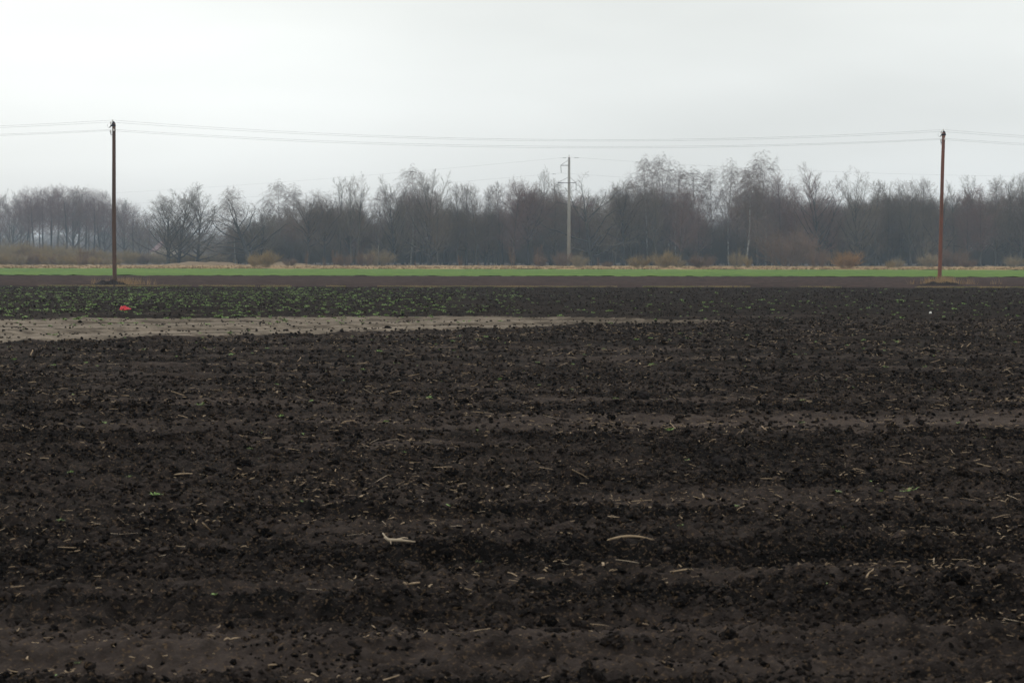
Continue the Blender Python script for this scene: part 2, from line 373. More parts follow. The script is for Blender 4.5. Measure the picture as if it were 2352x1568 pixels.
# ------------------------------------------------------------------ clods (stuff)
rs = np.random.RandomState(11)
def ico(sub_):
    t = (1+5**.5)/2
    v = np.array([(-1, t, 0), (1, t, 0), (-1, -t, 0), (1, -t, 0), (0, -1, t), (0, 1, t), (0, -1, -t), (0, 1, -t), (t, 0, -1), (t, 0, 1), (-t, 0, -1), (-t, 0, 1)], float)
    f = [(0, 11, 5), (0, 5, 1), (0, 1, 7), (0, 7, 10), (0, 10, 11), (1, 5, 9), (5, 11, 4), (11, 10, 2), (10, 7, 6), (7, 1, 8), (3, 9, 4), (3, 4, 2), (3, 2, 6), (3, 6, 8), (3, 8, 9), (4, 9, 5), (2, 4, 11), (6, 2, 10), (8, 6, 7), (9, 8, 1)]
    v = list(v/np.linalg.norm(v[0]))
    for _ in range(sub_):
        c = {}; nf = []
        def mid(a, b):
            k = (min(a, b), max(a, b))
            if k not in c:
                p = v[a]+v[b]; v.append(p/np.linalg.norm(p)); c[k] = len(v)-1
            return c[k]
        for a, b, d in f:
            x, y, z = mid(a, b), mid(b, d), mid(d, a); nf += [(a, x, z), (b, y, x), (d, z, y), (x, y, z)]
        f = nf
    return np.array(v), np.array(f)
def blob(sub_, seed):
    v, f = ico(sub_); r = np.random.RandomState(seed)
    o = r.rand(3)*20
    n = pn(v[:, 0]*1.3+o[0], v[:, 1]*1.3+v[:, 2]*.9+o[1], seed)*.45 + pn(v[:, 0]*3+o[1], v[:, 2]*3-v[:, 1]*2+o[2], seed+1)*.30 + r.randn(len(v))*.06
    v = v*(1+n)[:, None]
    v = v*np.array([1, .8+.3*r.rand(), .55+.25*r.rand()])
    return v, f
BL = {1: [blob(1, 100+i) for i in range(10)], 2: [blob(2, 200+i) for i in range(10)]}
def scatter_pts(n, y0, y1, r, margin=1.2, extra=1.0):
    """uniform density over the viewed wedge"""
    out_ = []
    while len(out_) < n:
        y = r.rand(n*2)*(y1-y0)+y0; hwm = .222*y1*margin+extra
        x = (r.rand(n*2)*2-1)*hwm
        k = np.abs(x) < .222*y*margin+extra
        out_ += list(zip(x[k], y[k]))
    return np.array(out_[:n])
def wedge(y0, y1, margin=1.2, extra=1.0): return (.222*(y0+y1)*margin+2*extra)*(y1-y0)
BL[0] = [blob(0, 300+i) for i in range(10)]
VV, FF, CC = [], [], []; off = 0
for (r0, r1, dens, y0, y1, lv) in ((.05, .075, .10, 7, 60, 2), (.024, .05, 6.0, 6, 14, 2), (.026, .05, 3.2, 14, 24, 2), (.03, .05, 1.6, 24, 54, 1), (.005, .016, 1150, 6, 12, 0), (.008, .020, 420, 12, 19, 0), (.012, .026, 105, 6, 14, 1),
        (.014, .030, 60, 14, 27, 1), (.012, .027, 110, 19, 30, 0), (.018, .038, 30, 27, 56, 0), (.018, .040, 7, 56, 114, 0)):
    n = int(dens*wedge(y0, y1, 1.12, .8)); P = scatter_pts(n, y0, y1, rs, 1.12, .8)
    u, rid, cr_, s_m = fields(P[:, 0], P[:, 1])
    keep = rs.rand(n) < np.clip(.50+.85*rid+.9*np.clip(pn(P[:, 0]*1.1, P[:, 1]*1.1, 55)+.1, 0, 1)+.7*pn(P[:, 0]*.3, u*3.2, 57)-.30*cr_, .12, 1)*(1-(.95 if lv else .82)*s_m)
    for gg, rr_ in ((ground(288, 719), .28), (ground(1448, 1277), .13), (ground(920, 1303), .07), (ground(2137, 721), .1)): keep &= (np.hypot(P[:, 0]-gg.x, (P[:, 1]-gg.y+rr_)*.45) > rr_)
    P = P[keep]; hz = height(P[:, 0], P[:, 1]); kk = rs.randint(10, size=len(P))
    for k in range(10):
        q = kk == k
        if not q.any(): continue
        v, f = BL[lv][k]; m_ = q.sum(); a = rs.rand(m_)*6.28; sz = r0+(r1-r0)*rs.rand(m_)**1.8
        ca, sa = np.cos(a)[:, None], np.sin(a)[:, None]; S = sz[:, None]
        vx, vy, vz = v[None, :, 0]*S, v[None, :, 1]*S, v[None, :, 2]*S*(.75+.5*rs.rand(m_))[:, None]
        til = rs.randn(m_)[:, None]*.35; vx, vz = vx*np.cos(til)-vz*np.sin(til), vx*np.sin(til)+vz*np.cos(til)
        W = np.stack([vx*ca-vy*sa+P[q, 0][:, None], vx*sa+vy*ca+P[q, 1][:, None], vz+hz[q][:, None]+S*.12], -1)
        VV.append(W.reshape(-1, 3)); FF.append((f[None]+(np.arange(m_)*len(v))[:, None, None]).reshape(-1, 3)+off); off += m_*len(v)
        CC.append(np.repeat(rs.rand(m_)**1.6*.8-.05, len(v)))
cme = mesh('soil_clods', np.concatenate(VV), np.concatenate(FF), M['crumb'], False)
cme.attributes.new('crust', 'FLOAT', 'POINT').data.foreach_set('value', np.concatenate(CC).astype(np.float32))
tag(link('soil_clods', cme), 'dark crumbs and lumps of ploughed soil scattered over the field', 'soil clods', None, 'stuff')

# ------------------------------------------------------------------ straw pieces
def stalk(seed, L, r, bend, flat=.5):
    rr = random.Random(seed); n = 6; pts = []; d = Vector((1, 0, 0)); p = Vector((-L/2, 0, 0))
    for i in range(n):
        pts.append(p.copy()); p = p + d*L/(n-1)
        d = (d + Vector((0, rr.gauss(0, bend), rr.gauss(0, bend*.5)))).normalized()
    mb = MB(); mb.tube(pts, [r*(.8+.4*rr.random())*(1 if i < n-1 else .5) for i in range(n)], 6, True)
    v = np.array([tuple(q) for q in mb.v]); v[:, 2] *= flat
    return v, [np.array(mb.q), np.array(mb.t)]
STK = [stalk(i, 1.0, .020+.018*(i % 3), .30 if i % 2 else .12, (.5, .25)[i % 2]) for i in range(12)]
stk_me = [mesh('straw_piece', v, f, M['straw'] if i % 3 else M['chaff'], True) for i, (v, f) in enumerate(STK)]
pcs = []
for dens, y0, y1, l0, l1 in ((22.0, 6.6, 14, .02, .115), (75, 6.6, 15, .008, .028), (16, 14, 26, .02, .15), (30, 15, 27, .014, .04), (7, 26, 56, .03, .19), (12, 27, 50, .02, .05)):
    n = int(dens*wedge(y0, y1)); P = scatter_pts(n, y0, y1, rs)
    k = rs.rand(n) < np.clip(.35+1.5*pn(P[:, 0]*.55, P[:, 1]*.9, 66)+.8*pn(P[:, 0]*2.2, P[:, 1]*2.2, 67), .04, 1); P = P[k]
    k = sand_d(P[:, 0], P[:, 1]) < -.3; P = P[k]
    H = height(P[:, 0], P[:, 1])
    for (x, y), z in zip(P, H):
        L_ = l0+(l1-l0)*rs.rand()**2.6
        pcs.append((L_/y, x, y, z, L_, rs.randn()*.75+(3.14 if rs.rand() < .5 else 0), rs.randn()*.16 + (rs.rand() < .12)*.5, rs.randint(12)))
inview = lambda p: abs(p[1]) < .222*p[2]*1.0
pcs.sort(key=lambda p: -p[0]*(1 if inview(p) and p[2] > 7.9 else .01))
for p in pcs[:300]:
    _, x, y, z, L_, a, ti, k = p
    o = link('straw_piece', stk_me[k]); o.location = (x, y, z+.014); o.rotation_euler = (0, ti, a); wd = min(1.0, .085/L_)**.5*1.0
    o.scale = (L_, L_*wd*1.5, L_*wd*1.5)
    tag(o, 'short bleached piece of maize straw lying on the dark ploughed soil', 'straw piece', 'straw pieces scattered over the ploughed field')
VV, QF, TF = [], [], []; off = 0
for p in pcs[300:]:
    _, x, y, z, L_, a, ti, k = p
    v, (q4, t3) = STK[k]; wd = min(1.0, .085/L_)**.5*1.5
    wl_ = max(L_*wd, .085+.0022*y); v = v*np.array([L_, wl_, wl_]); ca, sa = math.cos(a), math.sin(a); ct, st_ = math.cos(ti), math.sin(ti)
    vx = v[:, 0]*ct+v[:, 2]*st_; vz = -v[:, 0]*st_+v[:, 2]*ct
    VV.append(np.stack([vx*ca-v[:, 1]*sa+x, vx*sa+v[:, 1]*ca+y, vz+z+.018], 1)); QF.append(q4+off); TF.append(t3+off); off += len(v)
tag(link('straw_litter', mesh('straw_litter', np.concatenate(VV), [np.concatenate(QF), np.concatenate(TF)], M['straw'], True)), 'small pale bits of straw strewn across the ploughed soil', 'straw litter', None, 'stuff')

def gz(x, y): return float(height(np.array([x]), np.array([y]))[0])
# the long arched leaf and the forked stalk in the foreground
g0 = ground(1448, 1277)
mb = MB(); pts = []
for i in range(13):
    t = i/12; pts.append(Vector(((t-.5)*.295, .03*math.sin(t*2.5), .035*math.sin(t*math.pi)**.8-.004)))
mb.tube(pts, [.002+.0055*math.sin(math.pi*min(1, .12+t/13)) for t in range(13)], 6, True)
o = mb.obj('straw_stalk', M['straw'], None, True); o.location = (g0.x, g0.y, gz(g0.x, g0.y)+.012); o.scale = (1, 1, .9)
tag(o, 'long thin arched maize leaf, dry and tan, longest piece in the foreground', 'straw piece')
g1 = ground(920, 1303)
mb = MB()
mb.tube([(-.078, 0, .028), (-.06, .0, .012), (0, .005, .010), (.072, -.01, .004)], [.008, .009, .0075, .004], 6, True)
mb.tube([(-.02, .004, .014), (.015, .03, .02), (.035, .035, .016)], [.004, .004, .002], 5, True)
mb.tube([(-.05, 0, .01), (-.045, -.03, -.005)], [.004, .002], 5, True)
mb.tube([(-.07, 0, .022), (-.088, .01, .045)], [.006, .003], 5, True)
o = mb.obj('straw_stalk', M['chaff'], None, True); o.location = (g1.x, g1.y, gz(g1.x, g1.y)+.014)
tag(o, 'thick pale forked maize stalk stub in the lower middle foreground', 'straw piece')
for (px, py, L_, a, lab) in ((222, 1232, .075, -.7, 'bright split stub of maize stalk in the left foreground'), (285, 1250, .16, -.35, 'long thin maize stalk slanting down beside the split stub'),
        (360, 922, .17, .5, 'slanted white maize stalk in the left middle of the field'), (1018, 1350, .10, -.9, 'short pale stalk slanting below the forked stub'),
        (2195, 1296, .11, .03, 'straight pale stalk lying level near the right edge'), (1775, 1115, .16, .05, 'long level stalk right of the centre foreground')):
    g = ground(px, py); o = link('straw_stalk', stk_me[(int(px)) % 12]); o.location = (g.x, g.y, gz(g.x, g.y)+.012); o.rotation_euler = (0, 0, a); o.scale = (L_, L_*1.1, L_*1.1)
    tag(o, lab, 'straw piece')

# ------------------------------------------------------------------ weeds
def weed(seed, n, up=.6):
    """rosette of small leaves of about unit radius"""
    r = random.Random(seed); v = []; f = []
    for i in range(n):
        a = r.random()*6.28; e = r.uniform(.15, up+.5); L_ = r.uniform(.5, 1.0); w_ = r.uniform(.12, .24); b = len(v)
        sx, sy = r.gauss(0, .25), r.gauss(0, .25)
        d = Vector((math.cos(a)*math.cos(e), math.sin(a)*math.cos(e), math.sin(e))); s_ = Vector((-math.sin(a), math.cos(a), 0))
        p = Vector((sx, sy, 0))
        for t, ww in ((0, .25), (.45, 1), (.8, .8)):
            c = p + d*L_*t - Vector((0, 0, .25*t*t)); v += [c-s_*w_*ww, c+s_*w_*ww]
        v.append(p+d*L_-Vector((0, 0, .3)))
        f += [(b, b+1, b+3, b+2), (b+2, b+3, b+5, b+4)]; v_t = (b+4, b+5, b+6, b+6)
        f.append((b+4, b+5, b+6, b+4))
    q = [x for x in f if len(set(x)) == 4]; t_ = [x[:3] for x in f if len(set(x)) == 3]
    return np.array([tuple(x) for x in v]), [np.array(q), np.array(t_)]
WD = [weed(i, 16+i) for i in range(8)]
wd_me = [mesh('weed_tuft', v, f, M['leaf'] if i % 3 else M['leafdull']) for i, (v, f) in enumerate(WD)]
band = []
n = 15000; P = scatter_pts(n, 52, 116, rs, 1.25, 2)
for x, y in P:
    px = 1176+x/y*FPX; u = px/2352
    dens = (.85 if y > 57 else .35)*(1.0-.93*min(1, max(0, (u-.30)/.35))**.8)
    if u > .52: dens = .17 if 56 < y < 82 else .04
    dens *= .45+1.2*max(0, float(pn(np.array([x*.16]), np.array([y*.30]), 81)[0])+.35)
    if 100 < y: dens *= .45
    if rs.rand() < dens: band.append((x, y, .035+.080*rs.rand()**2))
HZ = height(np.array([b[0] for b in band]), np.array([b[1] for b in band]))
band = [(x, y, s_, z) for (x, y, s_), z in zip(band, HZ)]
near = []
for (px, py, s_) in ((461, 934, .07), (760, 1144, .045), (1095, 1178, .05), (1040, 1196, .045), (672, 1192, .03), (700, 1197, .025), (2095, 1142, .07), (1570, 1167, .03), (1690, 1180, .03), (1888, 1345, .035), (655, 1390, .028), (495, 1408, .022), (2325, 1162, .04), (1515, 1187, .03), (575, 1395, .015), (1155, 1048, .04), (885, 975, .04), (2245, 985, .05), (1840, 975, .04), (600, 1068, .035), (140, 1228, .03), (1285, 1095, .03), (1620, 735, .06), (2150, 1505, .03), (1080, 1262, .02), (1100, 1312, .02), (180, 1520, .02), (120, 1540, .02), (2060, 1190, .03), (1930, 1230, .02), (330, 810, .06), (1540, 1000, .05), (300, 1120, .03)):
    g = ground(px, py); near.append((g.x, g.y, s_, gz(g.x, g.y)))
for x, y in scatter_pts(215, 7.5, 45, rs, 1.0, 0):
    if sand_d(np.array([x]), np.array([y]))[0] < 0: near.append((x, y, .010+.0013*y*rs.rand()+.016*rs.rand(), gz(x, y)))
for i in range(60):
    x = rs.uniform(-13, -1); y = rs.uniform(44, 58)
    if sand_d(np.array([x]), np.array([y]))[0] > 0: near.append((x, y, .04+.04*rs.rand(), gz(x, y)))
allw = [(s_/y, x, y, s_, z) for x, y, s_, z in near]
fwd = sorted([(s_/y, x, y, s_, z) for x, y, s_, z in band], reverse=True)
k1 = 290-len(allw)
for _, x, y, s_, z in allw+fwd[:max(k1, 0)]:
    o = link('weed_tuft', wd_me[rs.randint(8)]); o.location = (x, y, z-.003); o.rotation_euler = (0, 0, rs.rand()*6.28); o.scale = (s_, s_, s_*.8)
    if y > 42: tag(o, 'low green weed tuft in the weedy band before the brown field', 'weed', 'weed tufts in the far weedy band')
    else: tag(o, 'small green weed sprouting from the dark ploughed soil', 'weed', 'weeds sprouting in the ploughed foreground')
VV, QF, TF = [], [], []; off = 0
for _, x, y, s_, z in fwd[max(k1, 0):]:
    v, (q4, t3) = WD[rs.randint(8)]; a = rs.rand()*6.28; ca, sa = math.cos(a), math.sin(a)
    v = v*s_; VV.append(np.stack([v[:, 0]*ca-v[:, 1]*sa+x, v[:, 0]*sa+v[:, 1]*ca+y, v[:, 2]*.8+z], 1)); QF.append(q4+off); TF.append(t3+off); off += len(v)
tag(link('weed_cover', mesh('weed_cover', np.concatenate(VV), [np.concatenate(QF), np.concatenate(TF)], M['leaf'])), 'sparse green weeds sprouting in a band of dark soil', 'weeds', None, 'stuff')

# ------------------------------------------------------------------ dead grass tufts (stuff)
def grass(pts, name, label, hgt, wid, nb, mt, lean=.35):
    r = np.random.RandomState(len(pts)); P = np.repeat(np.array(pts), nb, 0); n = len(P)
    P[:, :2] += r.randn(n, 2)*hgt*.35
    a = r.rand(n)*6.28; l = hgt*(.4+.8*r.rand(n)); le = np.abs(r.randn(n))*lean
    s = np.stack([np.cos(a+1.57), np.sin(a+1.57), 0*a], 1)*(wid*(.6+.8*r.rand(n)))[:, None]
    tip = P+np.stack([np.cos(a)*le*l, np.sin(a)*le*l, l], 1)
    V_ = np.concatenate([P-s, P+s, tip], 0); F_ = np.stack([np.arange(n), np.arange(n)+n, np.arange(n)+2*n], 1)
    return tag(link(name, mesh(name, V_, F_, mt)), label, 'dry grass', None, 'stuff')
pts = []
for i in range(5200):
    y = 322+rs.rand()**2*150; x = (rs.rand()*2-1)*.222*y*1.15; pts.append((x, y, 0))
grass(pts, 'dead_grass', 'dead straw coloured grass standing along the edge of the green field', .24, .05, 6, M['drygrass'])
pts = []
for i in range(4200):
    x = (rs.rand()*2-1)*31; px = us.searchsorted(x/hw[-1]); y = 120.3+edge[min(px, NX-1)]*.5 + rs.randn()*.2
    if pn(np.array([x*.35]), np.array([.5]), 88)[0] > -.22: pts.append((x, y, 0.0))
grass(pts, 'verge_grass', 'thin line of dry and mossy grass between the dark and the brown field', .10, .012, 8, mat('mossy_straw', (.34, .25, .13), .9, (.17, .17, .07), .5))

# ------------------------------------------------------------------ trees
def rot_about(v, axis, ang):
    return Matrix.Rotation(ang, 3, axis) @ v
def grow(seed, H, sp):
    """sp: trunk params and list of levels; returns (trunk builder, crown builder)"""
    r = random.Random(seed); T = MB(); C = MB()
    lv = sp['levels']
    def branch(p, d, L_, rad, k, az0):
        S = lv[k]; n = S['seg']; pts = [p.copy()]; rd = [rad]; dirs = [d.copy()]
        for i in range(n):
            d = d + Vector((r.gauss(0, 1), r.gauss(0, 1), r.gauss(0, 1)))*S['wig'] + Vector((0, 0, S['trop']))
            d.normalize(); p = p + d*(L_/n)
            pts.append(p.copy()); dirs.append(d.copy()); rd.append(max(rad*(1-(i+1)/n*S['tap']), .006))
        tgt = T if k <= sp['tlev'] else C
        tgt.tube(pts, rd, (8, 5, 3, 3, 3)[k])
        if k+1 >= len(lv): return
        K = lv[k+1]; nc = K['n'] if k == 0 else max(1, int(round(K['n']*(.6+.5*L_/S['ref'])))) if S.get('ref') else K['n']
        az = r.random()*6.28
        for j in range(nc):
            t = K['f0']+(1-K['f0'])*((j+r.random()*.8)/nc); t = min(t, .999)
            ii = min(int(t*n), n-1); fr = t*n-ii
            q = pts[ii].lerp(pts[ii+1], fr); dd = dirs[ii].lerp(dirs[ii+1], fr).normalized()
            az += 2.4+r.gauss(0, .35)
            ang = R(K['ang'][0]+(K['ang'][1]-K['ang'][0])*t + r.gauss(0, K.get('aj', 8)))
            ax = rot_about(dd.orthogonal().normalized(), dd, az)
            cd = rot_about(dd, ax, ang)
            shp = K['shape'](t); cl = L_*K['len']*shp*r.uniform(.75, 1.2)
            cr2 = min((rd[ii]+(rd[ii+1]-rd[ii])*fr)*K['rr'], K.get('rmax', 9))*(.75+.25*shp)
            if cl > .15: branch(q, cd, cl, max(cr2, .0105), k+1, az)
    nst = sp.get('stems', 1)
    for s_ in range(nst):
        if nst == 1: d = Vector((r.gauss(0, .03), r.gauss(0, .03), 1)); p = Vector((0, 0, -.4)); hl = 1
        else:
            a = r.random()*6.28; e = r.random()**.7*sp['spread']; d = Vector((math.cos(a)*e, math.sin(a)*e, 1)).normalized()
            p = Vector((math.cos(a)*r.random()*sp['foot'], math.sin(a)*r.random()*sp['foot'], -.15)); hl = r.uniform(.7, 1.05)*(1-.28*e/max(sp['spread'], .01)*sp.get('dome', 1))
        branch(p, d, H*sp['tl']*hl, sp['tr']*H*(hl if nst > 1 else 1), 0, 0)
    return T, C
one = lambda t: 1.0
cone = lambda t: (1-t)**.75*1.0+.10
rnd = lambda t: .55+.9*math.sin(math.pi*min(1, .15+t*.8))*.5
SP = {
 'oak': dict(tl=.62, tr=.026, tlev=1, levels=[dict(seg=8, wig=.07, trop=.03, tap=.6), dict(n=13, f0=.16, ang=(78, 28), len=.95, shape=lambda t: 1.0-.32*t, rr=.52, rmax=.28, seg=7, wig=.17, trop=.055, tap=.75, ref=11),
        dict(n=8, f0=.22, ang=(52, 35), len=.46, shape=lambda t: 1.1-.6*t, rr=.5, seg=4, wig=.20, trop=.05, tap=.7, ref=5), dict(n=8, f0=.1, ang=(55, 35), len=.50, shape=lambda t: 1.1-.6*t, rr=.5, seg=3, wig=.22, trop=.05, tap=.7, ref=2.4),
        dict(n=6, f0=.05, ang=(55, 30), len=.55, shape=one, rr=.6, seg=1, wig=.15, trop=.10, tap=.6)]),
 'fan': dict(tl=.74, tr=.022, tlev=1, levels=[dict(seg=9, wig=.035, trop=.05, tap=.85), dict(n=28, f0=.10, ang=(66, 30), len=.66, shape=lambda t: 1.08-.36*t, rr=.55, rmax=.2, seg=7, wig=.08, trop=.085, tap=.8, ref=9),
        dict(n=9, f0=.18, ang=(42, 28), len=.40, shape=lambda t: 1.1-.55*t, rr=.5, seg=4, wig=.11, trop=.07, tap=.7, ref=4), dict(n=7, f0=.08, ang=(42, 28), len=.50, shape=lambda t: 1.1-.5*t, rr=.5, seg=2, wig=.14, trop=.06, tap=.6, ref=2),
        dict(n=6, f0=.1, ang=(42, 26), len=.6, shape=one, rr=.6, seg=1, wig=.12, trop=.08, tap=.6)]),
 'alder': dict(tl=.98, tr=.0125, tlev=0, levels=[dict(seg=10, wig=.022, trop=.05, tap=.92), dict(n=46, f0=.20, ang=(62, 32), len=.25, shape=lambda t: .45+.75*math.sin(math.pi*min(1, .10+.9*t)), rr=.42, rmax=.07, seg=5, wig=.10, trop=.07, tap=.8, ref=4),
        dict(n=9, f0=.12, ang=(50, 34), len=.42, shape=lambda t: 1.1-.5*t, rr=.5, seg=3, wig=.14, trop=.06, tap=.7, ref=1.8), dict(n=8, f0=.08, ang=(48, 30), len=.55, shape=one, rr=.6, seg=1, wig=.15, trop=.08, tap=.6)]),
 'aspen': dict(tl=.97, tr=.0155, tlev=1, levels=[dict(seg=10, wig=.035, trop=.05, tap=.92), dict(n=24, f0=.26, ang=(48, 22), len=.40, shape=lambda t: 1.1-.68*t, rr=.5, rmax=.12, seg=6, wig=.07, trop=.10, tap=.8, ref=6),
        dict(n=8, f0=.16, ang=(40, 26), len=.36, shape=lambda t: 1.1-.5*t, rr=.5, seg=3, wig=.11, trop=.09, tap=.7, ref=2.6), dict(n=6, f0=.08, ang=(42, 26), len=.50, shape=one, rr=.55, seg=2, wig=.13, trop=.08, tap=.6, ref=1),
        dict(n=3, f0=.1, ang=(40, 30), len=.6, shape=one, rr=.7, seg=1, wig=.1, trop=.08, tap=.5)]),
 'birch': dict(tl=.98, tr=.0105, tlev=0, levels=[dict(seg=10, wig=.03, trop=.05, tap=.93), dict(n=34, f0=.26, ang=(45, 24), len=.27, shape=lambda t: .45+.85*math.sin(math.pi*min(1, .12+.88*t)), rr=.42, rmax=.06, seg=6, wig=.08, trop=.02, tap=.8, ref=4.5),
        dict(n=9, f0=.25, ang=(45, 40), len=.34, shape=lambda t: 1.1-.3*t, rr=.45, seg=4, wig=.10, trop=-.32, tap=.6, ref=1.6), dict(n=8, f0=.08, ang=(30, 25), len=.75, shape=one, rr=.6, seg=2, wig=.08, trop=-.42, tap=.5)]),
 'grove': dict(tl=.98, tr=.0135, tlev=0, levels=[dict(seg=10, wig=.03, trop=.05, tap=.9), dict(n=26, f0=.42, ang=(62, 24), len=.30, shape=lambda t: .55+.6*math.sin(math.pi*min(1, .10+.9*t)), rr=.45, rmax=.08, seg=5, wig=.12, trop=.07, tap=.8, ref=4),
        dict(n=9, f0=.2, ang=(50, 34), len=.45, shape=lambda t: 1.1-.5*t, rr=.5, seg=3, wig=.14, trop=.06, tap=.7, ref=1.8), dict(n=8, f0=.08, ang=(48, 30), len=.55, shape=one, rr=.6, seg=1, wig=.15, trop=.08, tap=.6)]),
 'dome': dict(tl=.60, tr=.020, tlev=1, levels=[dict(seg=7, wig=.05, trop=.04, tap=.6), dict(n=20, f0=.40, ang=(66, 38), len=.62, shape=lambda t: .80+.35*math.sin(math.pi*t), rr=.6, rmax=.17, seg=7, wig=.12, trop=.045, tap=.75, ref=8),
        dict(n=12, f0=.25, ang=(55, 42), len=.38, shape=lambda t: 1.1-.4*t, rr=.5, seg=4, wig=.15, trop=.03, tap=.7, ref=3.2), dict(n=9, f0=.1, ang=(55, 40), len=.50, shape=one, rr=.5, seg=2, wig=.18, trop=.03, tap=.6, ref=1.6),
        dict(n=5, f0=.08, ang=(50, 30), len=.6, shape=one, rr=.7, seg=1, wig=.15, trop=.05, tap=.5)]),
 'bush': dict(stems=46, spread=1.15, foot=.8, dome=.8, tl=.92, tr=.0075, tlev=0, levels=[dict(seg=5, wig=.07, trop=.05, tap=.8, ref=4.5), dict(n=9, f0=.18, ang=(34, 24), len=.42, shape=lambda t: 1.1-.5*t, rr=.5, seg=3, wig=.10, trop=.08, tap=.7, ref=1.8),
        dict(n=7, f0=.05, ang=(36, 24), len=.60, shape=one, rr=.6, seg=1, wig=.12, trop=.08, tap=.5)]),
 'sapling': dict(stems=5, spread=.22, foot=.35, dome=.2, tl=1.0, tr=.008, tlev=0, levels=[dict(seg=5, wig=.04, trop=.05, tap=.85, ref=5), dict(n=16, f0=.18, ang=(40, 26), len=.24, shape=lambda t: 1.1-.6*t, rr=.5, seg=2, wig=.10, trop=.08, tap=.7, ref=1.3),
        dict(n=6, f0=.1, ang=(36, 26), len=.6, shape=one, rr=.6, seg=1, wig=.12, trop=.08, tap=.5)]),
}
ARCH = {}
def arch(kind, seed, H, tm, cmt, nm=('trunk', 'crown')):
    T, C = grow(seed, H, SP[kind])
    top = max(p.z for p in C.v)
    return (T.me(nm[0], M[tm]), C.me(nm[1], M[cmt]), top, C)
def A(key, kind, seeds, H, tm, cmt, nm=('trunk', 'crown')): ARCH[key] = [arch(kind, s_, H, tm, cmt, nm) for s_ in seeds]
A('oak', 'oak', (3, 8, 14), 17, 'barkdark', 'twig_grey')
A('fan', 'fan', (1, 5, 6), 17, 'barkdark', 'twig_grey')
A('alder', 'alder', (2, 7, 12, 19), 18, 'bark', 'twig_brown')
A('aspen', 'aspen', (4, 9, 15), 18, 'bark', 'twig_grey')
A('birch', 'birch', (6, 10, 16), 20, 'birchbark', 'twig_birch')
A('dome', 'dome', (11, 13), 19, 'barkdark', 'twig_red')
A('grove', 'grove', (41, 42, 43), 21, 'barkdark', 'twig_red')
A('bush_olive', 'bush', (21,), 4.2, 'willow', 'willow', ('stems', 'twigs'))
A('bush_orange', 'bush', (22,), 3.6, 'orange', 'orange', ('stems', 'twigs'))
A('bush_rust', 'bush', (23,), 3.4, 'rust', 'rust', ('stems', 'twigs'))
A('bush_dull', 'bush', (24,), 4.5, 'olive', 'olive', ('stems', 'twigs'))
A('sapling', 'sapling', (31, 32), 4.5, 'rust', 'rust', ('stems', 'twigs'))
# red-crowned alder: same wood, reddish crown
ARCH['redalder'] = [(a[0], a[1].copy(), a[2], a[3]) for a in ARCH['alder'][:2]]
for a in ARCH['redalder']: a[1].materials[0] = M['twig_red']
ARCH['redfan'] = [(a[0], a[1].copy(), a[2], a[3]) for a in ARCH['fan']]
for a in ARCH['redfan']: a[1].materials[0] = M['twig_red']
ARCH['dark_oak'] = [(a[0], a[1].copy(), a[2], a[3]) for a in ARCH['dome']]
for a in ARCH['dark_oak']: a[1].materials[0] = M['twig_brown']
trng = random.Random(77)
def plant(key, px, top, Yd, label, cat='tree', group=None, name='bare_tree', wide=1.0, var=None, rz=None, lean=0, base=0):
    aa = ARCH[key]; a = aa[(var if var is not None else trng.randrange(len(aa))) % len(aa)]
    b = at(px, 605, Yd); hz = (at(px, top, Yd).z - base)*(1.03 if name != 'willow_bush' else 1.08)
    s_ = hz/a[2]
    o = empty(name, (b.x, Yd, base), rz if rz is not None else trng.random()*6.28, (s_*wide, s_*wide, s_))
    if lean: o.rotation_euler = (0, lean, 0)
    tag(o, label, cat, group)
    link(a[0].name.split('.')[0], a[0], o); link(a[1].name.split('.')[0], a[1], o)
    return o
